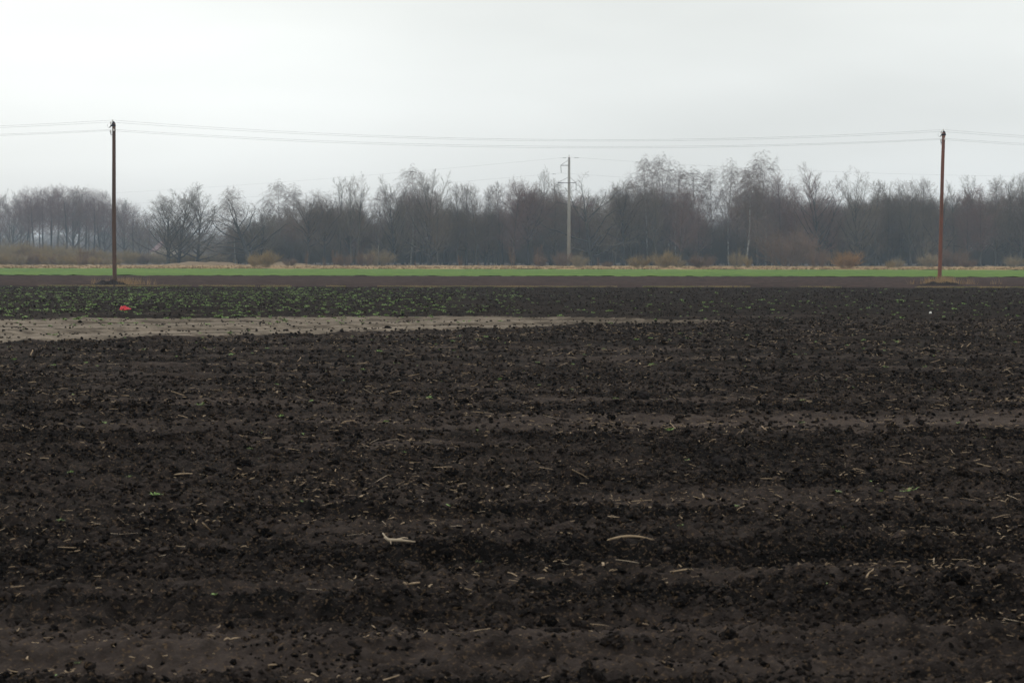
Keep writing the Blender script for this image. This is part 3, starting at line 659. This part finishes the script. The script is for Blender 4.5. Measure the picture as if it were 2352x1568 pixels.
# front row, from left to right
FR = [
 ('fan', 386, 447, 500, 'leftmost bare tree of the open group of three, low branches spreading to the left', 1.4, 0),
 ('fan', 409, 421, 505, 'middle and thickest bare tree of the open group of three', 1.2, 1),
 ('fan', 453, 423, 510, 'rightmost bare tree of the open group of three, full rounded crown', 1.2, 2),
 ('birch', 541, 429, 490, 'slim white stemmed birch standing alone right of the group of three', .8, 0),
 ('oak', 574, 443, 485, 'broad dark crooked tree with low limbs above the yellow willow bush', 1.4, 0),
 ('fan', 600, 462, 494, 'dense grey rounded tree just right of the broad crooked tree', .8, 1),
 ('dark_oak', 548, 500, 500, 'low dark tree tucked behind the lone white stemmed birch', .9, 1),
 ('birch', 640, 414, 530, 'pale drooping birch rising behind the broad crooked tree', 1.1, 1),
 ('birch', 672, 425, 535, 'second pale birch just right of the drooping birch', 1.0, 2),
 ('dark_oak', 708, 434, 480, 'dark dense tree with a flat knobbly top left of the open poplars', .9, 0),
 ('dark_oak', 745, 447, 488, 'lower dark dense tree squeezed between the flat topped tree and the poplars', .8, 1),
 ('aspen', 775, 408, 500, 'tall open tree with upswept twigs, first of the poplars left of the tall birch', .95, 0),
 ('aspen', 806, 402, 478, 'open upright tree with many steep limbs, middle of the poplars', .85, 1),
 ('aspen', 822, 400, 476, 'open forked tree with a thick stem, right of the middle poplar', 1.0, 2),
 ('birch', 868, 432, 490, 'thin low birch in the gap before the tall rounded trees', .7, 0),
 ('fan', 908, 404, 492, 'tall rounded tree left of the tallest birch of the left wood', .75, 1),
 ('birch', 943, 380, 500, 'tallest pale birch of the left part of the wood', .95, 1),
 ('fan', 985, 392, 484, 'big rounded fine twigged tree right of the tallest left birch', .95, 0),
 ('alder', 1005, 430, 478, 'narrow dark tree at the right foot of the big rounded tree', 1.0, 1),
 ('alder', 1050, 423, 490, 'slim straight tree, first of the even row left of the concrete pylon', 1.0, 2),
 ('alder', 1072, 420, 495, 'slim straight tree, second of the even row left of the concrete pylon', .9, 3),
 ('alder', 1095, 424, 488, 'slim straight tree, third of the even row left of the concrete pylon', 1.0, 0),
 ('alder', 1122, 428, 494, 'slim straight tree, fourth of the even row left of the concrete pylon', .95, 1),
 ('alder', 1147, 420, 498, 'slim straight tree, fifth of the even row left of the concrete pylon', 1.0, 2),
 ('redalder', 1178, 412, 485, 'reddish tree at the left of the dark bushy crown before the pylon', 1.0, 0),
 ('dome', 1213, 405, 490, 'dark bushy crowned tree left of the concrete pylon', .85, 1),
 ('aspen', 1248, 384, 520, 'tall spiky tree poking above the wood left of the pylon', .9, 1),
 ('alder', 1275, 412, 495, 'slim tree touching the left side of the concrete pylon', .9, 3),
 ('oak', 1362, 398, 482, 'open crowned tree with wide rising limbs just right of the pylon', 1.1, 1),
 ('redalder', 1330, 440, 500, 'low tree filling the space right behind the pylon', 1.0, 1),
 ('alder', 1412, 425, 492, 'slim tree right of the open crowned tree', 1.1, 0),
 ('dark_oak', 1432, 412, 488, 'dark dense tree left of the first tall birch cluster', .8, 0),
 ('birch', 1462, 400, 505, 'lower left birch of the cluster right of the pylon', 1.0, 2),
 ('birch', 1487, 358, 498, 'tallest pointed birch of the cluster right of the pylon', .85, 1),
 ('birch', 1530, 355, 520, 'thin see-through birch beside the tallest pointed birch', .75, 0),
 ('aspen', 1505, 420, 478, 'forked dark tree beneath the birches right of the pylon', .9, 2),
 ('birch', 1553, 378, 500, 'brownish birch in the middle of the cluster right of the pylon', .85, 2),
 ('birch', 1585, 384, 505, 'broad rounded birch at the right end of the first birch cluster', 1.15, 1),
 ('redalder', 1560, 430, 480, 'reddish crowned alder with a dark stem under the rounded birch', 1.1, 0),
 ('redalder', 1603, 440, 486, 'lower reddish alder left of the notch in the treetops', 1.0, 1),
 ('birch', 1634, 386, 500, 'pale birch standing alone in the notch between two clusters', .8, 0),
 ('birch', 1674, 369, 495, 'dark tipped birch right of the notch in the treetops', .7, 2),
 ('birch', 1714, 378, 478, 'white limbed birch with bright forking branches', 1.05, 1),
 ('birch', 1735, 385, 510, 'birch squeezed between the white limbed and the tallest birch', .9, 0),
 ('birch', 1757, 351, 500, 'tallest birch of the whole wood, pale drooping top', .95, 2),
 ('alder', 1740, 420, 480, 'slim dark stemmed alder below the tallest birch', 1.0, 1),
 ('redalder', 1790, 400, 492, 'reddish alder right of the tallest birch', 1.1, 0),
 ('redalder', 1826, 420, 486, 'dark purple alder left of the big round crown', 1.2, 1),
 ('redfan', 1886, 376, 480, 'big round purplish crown, widest treetop of the right wood', .95, 1),
 ('fan', 1966, 384, 477, 'dark spreading oak with long limbs reaching to the right', .85, 2),
 ('alder', 2012, 415, 492, 'slim tree right of the spreading oak', 1.1, 2),
 ('aspen', 2040, 418, 496, 'fine twigged tree, second right of the spreading oak', 1.0, 0),
 ('alder', 2066, 412, 500, 'fine twigged tree, third right of the spreading oak', 1.1, 3),
 ('aspen', 2092, 410, 488, 'dark stemmed tree half way between the oak and the right wooden pole', 1.0, 1),
 ('alder', 2122, 408, 494, 'tall fine twigged tree left of the right wooden pole', 1.1, 0),
 ('oak', 2150, 425, 490, 'crooked broad tree behind the right wooden pole', .7, 0),
 ('aspen', 2192, 418, 496, 'open tree just right of the right wooden pole', 1.1, 2),
 ('redalder', 2222, 428, 486, 'red tinted alder, left of the pair right of the right wooden pole', 1.1, 1),
 ('redalder', 2250, 425, 484, 'red tinted alder, right of the pair right of the right wooden pole', 1.1, 0),
 ('aspen', 2240, 405, 505, 'pale tall tree behind the pair of red tinted alders', 1.0, 0),
 ('alder', 2285, 405, 492, 'tall tree right of the red tinted pair', 1.2, 1),
 ('aspen', 2320, 402, 498, 'tall pale tree near the right edge of the picture', 1.1, 1),
 ('alder', 2345, 400, 492, 'rightmost tall tree of the wood at the picture edge', 1.1, 2),
]
for key, px, top, Yd, lab, wd_, v in FR:
    nm = {'oak': 'bare_oak_tree', 'birch': 'birch_tree', 'aspen': 'poplar_tree', 'alder': 'alder_tree', 'redalder': 'alder_tree'}.get(key, 'bare_tree')
    plant(key, px, top, Yd, lab, 'tree', None, nm, wd_, v)
plant('oak', 2104, 500, 470, 'dark tree leaning steeply to the right, left of the right wooden pole', 'tree', None, 'leaning_tree', .8, 1, lean=R(38))
# trees inside the wood (tops follow the skyline a little lower)
prof_x = [500, 540, 570, 640, 700, 745, 775, 820, 860, 880, 905, 943, 985, 1020, 1050, 1150, 1213, 1248, 1300, 1360, 1420, 1487, 1585, 1615, 1634, 1675, 1757, 1800, 1830, 1888, 1940, 1966, 2010, 2092, 2192, 2250, 2352, 2460]
prof_y = [520, 500, 470, 445, 450, 460, 430, 425, 455, 480, 425, 405, 410, 440, 435, 435, 415, 412, 430, 430, 430, 395, 410, 470, 460, 430, 385, 415, 430, 395, 440, 405, 430, 425, 430, 425, 415, 415]
nfill = 0
for row, (Yd, step, dl, lab) in enumerate(((503, 24, 28, 'slim bare tree inside the wood, right behind the front row of trees'), (525, 22, 38, 'bare tree in the dark middle of the wood, stem hidden by nearer trees'), (555, 21, 46, 'bare tree at the back of the wood, only its top twigs showing'))):
    px = 560+row*6
    while px < 2440:
        x = px+trng.uniform(-8, 8); top = float(np.interp(x, prof_x, prof_y))+dl+trng.uniform(-8, 22)-(16 if x > 1990 or 1230 < x < 1440 else 0)
        key = trng.choice(['alder', 'alder', 'redalder', 'aspen', 'fan', 'grove', 'dark_oak'])
        plant(key, x, top, Yd+trng.uniform(-8, 8), lab, 'tree', ('trees behind the front row of the wood', 'trees in the middle of the wood', 'trees at the back of the wood')[row], 'wood_tree', trng.uniform(1.0, 1.35))
        px += step; nfill += 1
# far grove at the left
gx = [4, 30, 58, 80, 100, 118, 135, 152, 168, 182, 198, 214, 230, 246, 268, 288, 306, 322, 340]
gy = [446, 436, 432, 428, 425, 428, 424, 423, 430, 428, 427, 430, 434, 440, 452, 457, 465, 478, 490]
for i, (x, t) in enumerate(zip(gx, gy)):
    k = 'grove' if i not in (1, 8, 13, 15, 17) else 'fan'
    plant(k, x+trng.uniform(-3, 3), t, 740+trng.uniform(-25, 25), 'tall hazy bluish tree in the far grove left of the open group of three', 'tree', 'trees of the far hazy grove', 'grove_tree', 1.35 if k == 'grove' else .85)
for i in range(15):
    x = -40+i*27+trng.uniform(-6, 6)
    plant('grove', x, float(np.interp(x, gx, gy))+trng.uniform(6, 40), 800+trng.uniform(-20, 60), 'hazy tree in the second rank of the far grove, mostly hidden', 'tree', 'hidden ranks of the far hazy grove', 'grove_tree', 1.3)
# shrubs and saplings in front of the wood
SH = [('bush_olive', 608, 568, 372, 'yellow brown willow bush under the broad crooked tree', 1.05), ('bush_olive', 585, 580, 378, 'smaller left lobe of the yellow willow clump', .8),
 ('bush_dull', 872, 562, 440, 'dull olive bush below the gap right of the poplars', 1.1), ('bush_dull', 1330, 575, 400, 'olive bush beside the foot of the concrete pylon', .8),
 ('bush_olive', 1468, 581, 376, 'small olive willow bush, left of the pair right of the pylon', 1.15), ('bush_olive', 1525, 569, 372, 'larger olive willow bush, right of the pair right of the pylon', 1.0),
 ('bush_dull', 1558, 585, 382, 'low dull bush leaning on the larger olive willow', .8), ('bush_rust', 1612, 577, 376, 'rusty brown bush between the olive pair and the orange willow', 1.1),
 ('bush_dull', 1692, 566, 392, 'thin greenish bush below the white limbed birch', .6), ('bush_olive', 1718, 582, 385, 'small yellowish catkin bush right of the thin greenish bush', .45),
 ('bush_orange', 1944, 572, 372, 'bright orange willow bush at the foot of the spreading oak', 1.15), ('bush_dull', 2062, 586, 385, 'dull bush between the orange willow and the right wooden pole', .8),
 ('bush_olive', 2045, 595, 380, 'very low brown bush left of the dull bush', .8), ('bush_dull', 2135, 572, 420, 'green grey bush just left of the foot of the right wooden pole', .9),
 ('bush_rust', 2190, 560, 430, 'brown bush right of the right wooden pole', .9), ('bush_rust', 2225, 588, 400, 'low rusty bush, second right of the right wooden pole', 1.0),
 ('bush_rust', 1808, 504, 455, 'large dome shaped leafless bush left of the big round crown', .9), ('bush_rust', 1880, 560, 430, 'brown bush left of the orange willow', .7),
 ('bush_rust', 665, 588, 430, 'low rusty bush right of the yellow willow', 1.0), ('bush_rust', 1240, 580, 420, 'rusty bush left of the concrete pylon', .7), ('bush_rust', 1290, 570, 440, 'brown bush touching the left foot of the pylon', .8),
 ('bush_rust', 790, 575, 425, 'brown bush below the poplars', .8), ('bush_rust', 838, 570, 430, 'brown bush right of the poplar stems', .7), ('bush_dull', 2330, 580, 430, 'grey brown bush at the right edge of the wood', 1.0),
 ('bush_rust', 1395, 596, 400, 'very low brown bush between the pylon and the olive pair', 1.0)]
for key, px, top, Yd, lab, wd_ in SH: plant(key, px, top, Yd, lab, 'bush', None, 'willow_bush', wd_*1.3)
SA = [(184, 568, 380, 'reddish sapling left of the left wooden pole'), (196, 574, 384, 'thin sapling touching the reddish one left of the left pole'), (703, 575, 372, 'thin red sapling right of the yellow willow'), (745, 590, 375, 'small sapling below the flat topped tree'),
 (770, 572, 378, 'brown sapling left of the poplar stems'), (955, 598, 372, 'tiny sapling below the tallest left birch'), (1058, 585, 372, 'low sapling below the even row of slim trees'), (1100, 600, 372, 'tiny sapling at the verge left of the white saplings'),
 (1178, 566, 380, 'pale stemmed sapling left of the rusty bush by the pylon'), (1232, 560, 385, 'orange stemmed sapling left of the pylon'), (1375, 590, 375, 'thin sapling right of the pylon'), (1868, 565, 376, 'pair of thin pale saplings left of the orange willow'), (1890, 570, 378, 'thin sapling just left of the orange willow')]
for px, top, Yd, lab in SA: plant('sapling', px, top, Yd, lab, 'sapling', None, 'sapling', .8)

# willow thicket at the left edge
WT = [(-30, 560), (12, 543), (45, 545), (78, 548), (110, 552), (140, 550), (172, 556), (205, 562), (236, 568), (262, 572), (298, 566), (330, 572), (362, 570), (385, 572), (410, 576), (432, 570), (455, 574), (478, 572), (500, 575), (525, 578), (548, 580)]
for i, (x, t) in enumerate(WT):
    plant(('bush_olive', 'bush_dull', 'bush_olive', 'bush_rust')[i % 4] if i < 12 else 'bush_dull', x, t+2, 520+trng.uniform(-20, 20), 'bare brown willow shrub in the long thicket below the hazy grove', 'bush', 'willow shrubs of the thicket below the far grove', 'thicket_bush', 1.2)
for i in range(24):
    x = -25+i*24+trng.uniform(-6, 6)
    plant(('bush_dull', 'bush_olive', 'bush_dull')[i % 3], x, float(np.interp(x, [-30, 12, 100, 260, 330, 560], [556, 542, 552, 566, 570, 578])), 545+trng.uniform(-15, 15), 'bare brown willow shrub in the long thicket below the hazy grove', 'bush', 'willow shrubs of the thicket below the far grove', 'thicket_bush', 1.3)
for i in range(18):
    x = -20+i*17+trng.uniform(-6, 6)
    plant(('bush_rust', 'bush_dull', 'bush_olive')[i % 3], x, float(np.interp(x, [-30, 100, 260, 330], [575, 570, 588, 590])), 455+trng.uniform(-15, 25), 'low bare shrub along the front foot of the left thicket', 'bush', 'low shrubs along the foot of the thicket', 'thicket_bush', 1.3)

# undergrowth as one mass (stuff)
def mass(name, items, mt, label, cat):
    VV, QF, o_ = [], [], 0
    for C_, x, y, s_, sz in items:
        v, q = C_; a = trng.random()*6.28; ca, sa = math.cos(a), math.sin(a)
        VV.append(np.stack([(v[:, 0]*ca-v[:, 1]*sa)*s_+x, (v[:, 0]*sa+v[:, 1]*ca)*s_+y, v[:, 2]*sz], 1)); QF.append(q+o_); o_ += len(v)
    return tag(link(name, mesh(name, np.concatenate(VV), np.concatenate(QF), mt)), label, cat, None, 'stuff')
def arr(C_): return np.array([tuple(p) for p in C_.v], dtype=np.float32), np.array(C_.q)
ub = arr(ARCH['bush_dull'][0][3]); ub2 = arr(ARCH['bush_rust'][0][3])
its = []
for i in range(150):
    px = 545+(i+trng.random())*12.6; px = 545 + (px-545) % 1880; Yd = trng.choice([500, 515, 535, 565, 590])
    s_ = trng.uniform(.9, 2.0); its.append((ub if i % 3 else ub2, at(px, 600, Yd).x, Yd, s_*1.1, s_))
for i in range(130):
    px = 540+i*14.8+trng.uniform(-5, 5); Yd = 630+trng.uniform(-20, 40); s_ = trng.uniform(.8, 1.3)
    its.append((ub if i % 2 else ub2, at(px, 600, Yd).x, Yd, s_*1.9, s_))
mass('undergrowth', its, M['thicket'], 'tangled dark undergrowth filling the lower part of the wood', 'undergrowth')
fa = arr(ARCH['alder'][0][3]); fb = arr(ARCH['alder'][2][3])
fa = (fa[0], fa[1][::2]); fb = (fb[0], fb[1][::2])
its = []
for i in range(95):
    px = -150+i*11.5+trng.uniform(-8, 8); Yd = 1150+trng.uniform(-60, 120)
    top = float(np.interp(px, [-150, 0, 80, 240, 290, 330, 400, 520, 700, 1000], [500, 505, 530, 530, 515, 508, 520, 528, 500, 500]))+trng.uniform(-4, 14)
    s_ = at(px, top, Yd).z/ARCH['alder'][0][2]; its.append((fa if i % 2 else fb, at(px, 600, Yd).x, Yd, s_*2.2, s_))
for i in range(110):
    px = -150+i*10+trng.uniform(-6, 6); Yd = 1080+trng.uniform(-40, 60); s_ = trng.uniform(1.5, 2.6)*(.75 if px < 250 else 1.2)
    its.append((ub if i % 2 else ub2, at(px, 600, Yd).x, Yd, s_*2.2, s_))
mass('far_wood', its, M['twig_brown'], 'distant blue grey wood fading behind the left trees', 'far wood')

# ------------------------------------------------------------------ house behind the open group of three
hx = at(383, 600, 640).x
hr = empty('farm_house', (hx, 640, 0), R(18)); tag(hr, 'small red roofed house half hidden behind the open group of three trees', 'house')
mb = MB(); W2, D2, HW, HR = 3.6, 5.0, 3.4, 6.6
mb.v += [Vector(p) for p in ((-W2, -D2, -.3), (W2, -D2, -.3), (W2, D2, -.3), (-W2, D2, -.3), (-W2, -D2, HW), (W2, -D2, HW), (W2, D2, HW), (-W2, D2, HW), (0, -D2, HR), (0, D2, HR))]
mb.q += [(0, 1, 5, 4), (1, 2, 6, 5), (2, 3, 7, 6), (3, 0, 4, 7)]; mb.t += [(4, 5, 8), (6, 7, 9)]
mb.obj('wall', M['wall'], hr)
mb = MB()
for s_ in (-1, 1):
    a = math.atan2(HR-HW, W2); L_ = math.hypot(HR-HW, W2)+.5
    rm = Matrix.Rotation(s_*a, 3, 'Y'); mb.box((s_*(W2/2+.12), 0, (HR+HW)/2+.05), (L_, 2*D2+.9, .16), rm)
rf = mb.obj('roof', M['roof'], hr)
mb = MB(); mb.box((.8, 1, HR+.2), (.6, .6, 1.6)); mb.obj('chimney', M['wall'], rf)
for x in (-1.5, 1.5):
    mb = MB(); mb.box((x, -D2-.03, 1.7), (1.1, .08, 1.3)); wn = mb.obj('window', M['white'], hr)
    mb = MB(); mb.box((x, -D2-.08, 1.7), (.9, .04, 1.1)); mb.obj('pane', M['pane'], wn)
mb = MB(); mb.box((0, -D2-.03, 4.6), (.9, .08, 1.0)); wn = mb.obj('window', M['white'], hr); mb = MB(); mb.box((0, -D2-.08, 4.6), (.7, .04, .8)); mb.obj('pane', M['pane'], wn)

# ------------------------------------------------------------------ wooden poles
PH = 9.05
def wooden_pole(loc, lean, label, tw=0, wm='wood'):
    r_ = empty('utility_pole', loc, 0); r_.rotation_euler = (0, lean, tw); tag(r_, label, 'utility pole')
    mb = MB(); rr = random.Random(int(loc[0]*10)); pts = []; rd = []
    for i in range(19):
        t = i/18; pts.append((.018*math.sin(t*5+loc[0]), .015*math.sin(t*4), -.4+t*(PH+.4))); rd.append((.122-.026*t)*(1+rr.uniform(-.015, .015)))
    mb.tube(pts, rd, 20, True); mb.obj('pole', M[wm], r_, True)
    mb = MB(); mb.lathe([(.125, 0), (.128, .03), (.115, .10), (.085, .20), (.045, .26), (.01, .285)], (0, 0, PH-.16), 14)
    mb.tube([(-.09, -.02, PH-.10), (-.17, -.04, PH-.17), (-.25, -.05, PH-.25)], [.05, .035, .008], 6, True)
    mb.obj('cap', M['cap'], r_, True)
    for (x, y, z) in INS:
        mb = MB(); mb.lathe([(.022, -.05), (.045, -.045), (.05, -.02), (.032, .0), (.046, .015), (.044, .035), (.022, .06), (.03, .07), (.012, .085)], (x, y, z-.03), 12)
        ins = mb.obj('insulator', M['porcelain'], r_, True)
        mb = MB(); mb.tube([(x, y, z-.07), (x, y, z-.17), (x*.6, y*.6, z-.21), (x*.2, y*.2, z-.20)], [.011, .012, .012, .012], 6, True); mb.obj('hook', M['dkmetal'], ins, True)
    mb = MB(); mb.tube([(-.30, 0, PH-.02), (-.36, 0, PH-.10), (-.30, 0, PH-.24), (-.12, -.02, PH-.27)], [.006]*4, 5, True)
    mb.tube([(-.15, 0, PH-.5), (-.15, 0, PH-.75)], [.02, .006], 6, True)
    mb.obj('jumper_cable', M['dkmetal'], r_, True)
    return r_
INS = [(-.05, -.02, PH+.17), (-.16, 0, PH+.06), (.03, -.15, PH-.36), (-.17, -.02, PH-.42)]
PL = at(263.5, 655, 130); PR = at(2157, 650.5, 138)
PL = Vector((PL.x, 130, 0)); PR = Vector((PR.x, 138, 0))
dv = PR-PL
PLL = PL-dv*1.0+Vector((0, 3, 0)); PRR = PR+dv*1.0
leans = [0, R(-.15), R(1.35), 0]
POLES = [PLL, PL, PR, PRR]
labs = ['wooden pole further along the line to the left', 'brown wooden utility pole at the left, standing in a black soil mound', 'reddish wooden utility pole at the right, leaning slightly right in dry grass', 'wooden pole further along the line to the right']
for p, l, lb in zip(POLES, leans, labs):
    wooden_pole((p.x, p.y, 0), l, lb, 0, 'wood_grey' if 'left' in lb else 'wood')
def wire_pts(a, b, sag, n=28):
    return [a.lerp(b, i/n) - Vector((0, 0, 4*sag*(i/n)*(1-i/n))) for i in range(n+1)]
sags = [.83, .80, .70, .72]
wl = ['topmost thin wire running between the two wooden poles', 'second wire from the top between the two wooden poles', 'third wire down between the two wooden poles, clipped to the pole fronts', 'lowest thin wire between the two wooden poles']
for k, (x, y, z) in enumerate(INS):
    pts = []
    for i in range(3):
        A_, B_ = POLES[i], POLES[i+1]
        a = A_+Vector((x+math.sin(leans[i])*z, y, z+.01)); b = B_+Vector((x+math.sin(leans[i+1])*z, y, z+.01))
        q = wire_pts(a, b, sags[k]); pts += q if i == 2 else q[:-1]
    mb = MB(); mb.tube(pts, [.0040]*len(pts), 5, False); tag(mb.obj('overhead_wire', M['wire'], None, True), wl[k], 'wire')
# mound and grass at the pole feet
def mound(cx, cy, w_, d_, h_, name, label, notch):
    xs = np.linspace(-1, 1, 70); XX, YY = np.meshgrid(xs, xs)
    rr_ = np.sqrt(XX**2+YY**2)
    ZZ = h_*np.clip(1-rr_**2, 0, 1)**.8*(1+.5*pn(XX*3, YY*3, 4)+.25*pn(XX*9, YY*9, 6)) - notch*h_*np.exp(-((XX-.05)/.10)**2)*(YY < .1)*.55 - .03
    i = np.arange(XX.size).reshape(XX.shape); F_ = np.stack([i[:-1, :-1], i[:-1, 1:], i[1:, 1:], i[1:, :-1]], -1).reshape(-1, 4)
    V_ = np.stack([XX.ravel()*w_+cx, YY.ravel()*d_+cy, ZZ.ravel()], 1)
    me = mesh(name, V_, F_, M['clod'], True)
    return tag(link(name, me), label, None, None, 'structure')
mound(PL.x-.15, 129.4, 1.0, 1.3, .24, 'soil_mound', 'black soil mound at the foot of the left wooden pole', 1)
mound(PR.x+.05, 137.5, 1.3, 1.2, .18, 'grassy_mound', 'low grassy mound at the foot of the right wooden pole', 0)
def tuft_pts(cx, cy, w_, d_, n, z=0.02): return [(cx+rs.randn()*w_, cy+rs.randn()*d_, z) for _ in range(n)]
grass(tuft_pts(PL.x+.9, 130.0, .55, .4, 26)+tuft_pts(PL.x, 129.9, 1.0, .5, 10), 'dry_grass_tuft', 'dry grass blades around the foot of the left wooden pole', .42, .010, 10, M['tuft'], .5)
grass(tuft_pts(PR.x, 137.8, .38, .4, 45, .10)+tuft_pts(PR.x+.2, 137.8, .85, .4, 26, .03), 'dry_grass_clump', 'dense dry grass around the foot of the right wooden pole', .42, .011, 14, M['tuft'], .4)

# ------------------------------------------------------------------ concrete pylon
CY = 450.0
cb = at(1306.5, 609, CY); CX = cb.x
ztop = at(1305.5, 354, CY).z
def concrete_pylon(loc, label):
    r_ = empty('power_pylon', loc); tag(r_, label, 'power pylon')
    mb = MB(); zt = ztop-.75; mb.tube([(0, 0, -.5), (0, 0, zt*.5), (0, 0, zt)], [.36, .29, .215], 24, True); mb.obj('pole', M['concrete'], r_, True)
    mb = MB(); mb.lathe([(.23, -.12), (.23, .0)], (0, 0, zt+.06), 18); mb.obj('collar', M['dkmetal'], r_, True)
    mb = MB(); mb.lathe([(.30, 0), (.30, .04), (.02, .62)], (0, 0, zt+.12), 4); mb.obj('cap', M['white'], r_)
    zU = at(1305, 380, CY).z; zL = at(1305, 420, CY).z
    def arm(x1, z, tie):
        mb = MB(); s_ = 1 if x1 > 0 else -1
        mb.box((x1/2+s_*.0, -.24, z), (abs(x1), .06, .10)); mb.box((x1/2, .24, z), (abs(x1), .06, .10)); mb.box((x1, 0, z), (.10, .54, .10))
        a = mb.obj('crossarm', M['dkmetal'], r_)
        mb = MB(); mb.tube([(x1, 0, z+.05), (s_*.2, 0, z+tie)], [.03, .03], 6, True); mb.obj('tie_rod', M['dkmetal'], a)
    def ins(x, z, L_, dx=0):
        mb = MB(); prof = []
        n = 9
        for i in range(n):
            z0 = -i*L_/n; prof += [(.03, z0), (.105, z0-.03), (.10, z0-.05), (.03, z0-.07)]
        prof.append((.05, -L_))
        mb.tube([(x+dx*(-q[1]/L_), 0, z+q[1]) for q in prof], [q[0] for q in prof], 10, True); mb.obj('insulator_string', M['glassins'], r_, True)
    arm(-1.62, zU, .95); arm(-2.15, zL, 1.05); arm(1.35, zL, 1.05)
    ins(-1.62, zU-.1, 1.35, .12); ins(-2.15, zL-.1, 1.3, .05); ins(1.35, zL-.1, 1.3, .05)
    return zU, zL
PC = Vector((CX, CY, 0))
zU, zL = concrete_pylon(PC, 'tall grey concrete power pylon with a white pointed cap in front of the wood')
HVL = Vector((-238, 800, 0)); HVR = Vector((200, 500, 0))
concrete_pylon(HVL, 'next concrete pylon of the line far off to the left'); concrete_pylon(HVR, 'next concrete pylon of the line off to the right')
for (x, z, lb) in ((0, at(1300, 361, CY).z, 'earth wire fixed near the top of the concrete pylon'), (-1.5, zU-1.5, 'conductor hanging from the upper short arm of the concrete pylon'), (-2.1, zL-1.45, 'conductor hanging from the long left arm of the concrete pylon'), (1.4, zL-1.45, 'conductor hanging from the right lower arm of the concrete pylon')):
    pts = wire_pts(HVL+Vector((x, 0, z)), PC+Vector((x, 0, z)), 2.5, 40)[:-1] + wire_pts(PC+Vector((x, 0, z)), HVR+Vector((x, 0, z)), 2.7, 40)
    mb = MB(); mb.tube(pts, [.009]*len(pts), 5, False); wr = tag(mb.obj('power_line', M['wire'], None, True), lb, 'wire')
    if x <= 0 and x > -2:
        for s_ in (-1, 1):
            if x < -1 and s_ > 0: continue
            d_ = Vector((-.58, .82, 0)) if s_ < 0 else Vector((.97, .25, 0)); off_ = 1.5 if x == 0 else 2.4
            p0 = PC+Vector((x, 0, z-.12))+d_*off_
            mb = MB(); mb.tube([p0-d_*.35, p0-d_*.2, p0, p0+d_*.2, p0+d_*.35], [.09, .03, .02, .03, .09], 6, True); mb.obj('vibration_damper', M['dkmetal'], wr)

# ------------------------------------------------------------------ litter on the field
g = ground(288, 719); gx0, gy0 = g.x, g.y; z0 = gz(gx0, gy0)+.035
xs = np.linspace(-1, 1, 26); ysn = np.linspace(-1, 1, 14); XX, YY = np.meshgrid(xs, ysn)
hgt = .105*(1-np.clip((XX+.35)/1.35, 0, 1)**1.3)*(1+.12*pn(XX*2, YY*2, 3))
ZZ = (YY+1)/2*hgt + .012*pn(XX*4, YY*4, 5) + .01
bowl = .35*np.clip((XX+.2), 0, 1)
V_ = np.stack([(XX+.08*YY)*.135+gx0, YY*.05+bowl*.1*(1-YY)*.5+gy0+.02*pn(XX*3, YY*3, 7), ZZ+z0+bowl*.05*(1-YY)], 1).reshape(-1, 3) if False else np.stack([((XX+.08*YY)*.145+gx0).ravel(), (YY*.05+gy0+.02*pn(XX*3, YY*3, 7)).ravel(), (ZZ+z0+.03*np.clip(XX, 0, 1)).ravel()], 1)
i = np.arange(XX.size).reshape(XX.shape); F_ = np.stack([i[:-1, :-1], i[:-1, 1:], i[1:, 1:], i[1:, :-1]], -1).reshape(-1, 4)
o = link('red_plastic', mesh('red_plastic', V_, F_, M['red'], True)); sm = o.modifiers.new('thick', 'SOLIDIFY'); sm.thickness = .012
tag(o, 'crumpled bright red plastic scrap lying in the weeds at the left', 'litter')
g = ground(2137, 721); v, f = blob(2, 909)
o = link('white_scrap', mesh('white_scrap', v*np.array([.035, .03, .075])+np.array([0, 0, .03]), f, M['porcelain'], True)); o.location = (g.x, g.y, gz(g.x, g.y))
tag(o, 'small white scrap standing out on the dark soil at the right', 'litter')
for (px, py, s_, lb) in ((1655, 1072, .062, 'biggest black clod right of centre, standing proud of a ridge'), (365, 1190, .05, 'broad black lump of soil left of the foreground straws'), (1480, 926, .06, 'round dark clod on the pale crust right of centre')):
    g = ground(px, py); v, f = blob(2, int(px)); o = link('large_clod', mesh('large_clod', v*s_*np.array([1, 1, 1.1]), f, M['clod'], True)); o.location = (g.x, g.y, gz(g.x, g.y)+s_*.35)
    tag(o, lb, 'soil clod')

# ------------------------------------------------------------------ haze
hm = bpy.data.materials.new('haze'); hm.use_nodes = True; t = hm.node_tree; t.nodes.clear()
ho = t.nodes.new('ShaderNodeOutputMaterial'); pv = t.nodes.new('ShaderNodeVolumePrincipled')
pv.inputs['Color'].default_value = (.66, .82, 1.0, 1); pv.inputs['Density'].default_value = .00025; pv.inputs['Anisotropy'].default_value = .0
t.links.new(pv.outputs[0], ho.inputs['Volume'])
mb = MB(); mb.box((0, 1290, 14.5), (4100, 2800, 33)); hz_ = mb.obj('haze', hm); tag(hz_, 'thin grey blue haze over the far trees', 'haze', None, 'stuff')
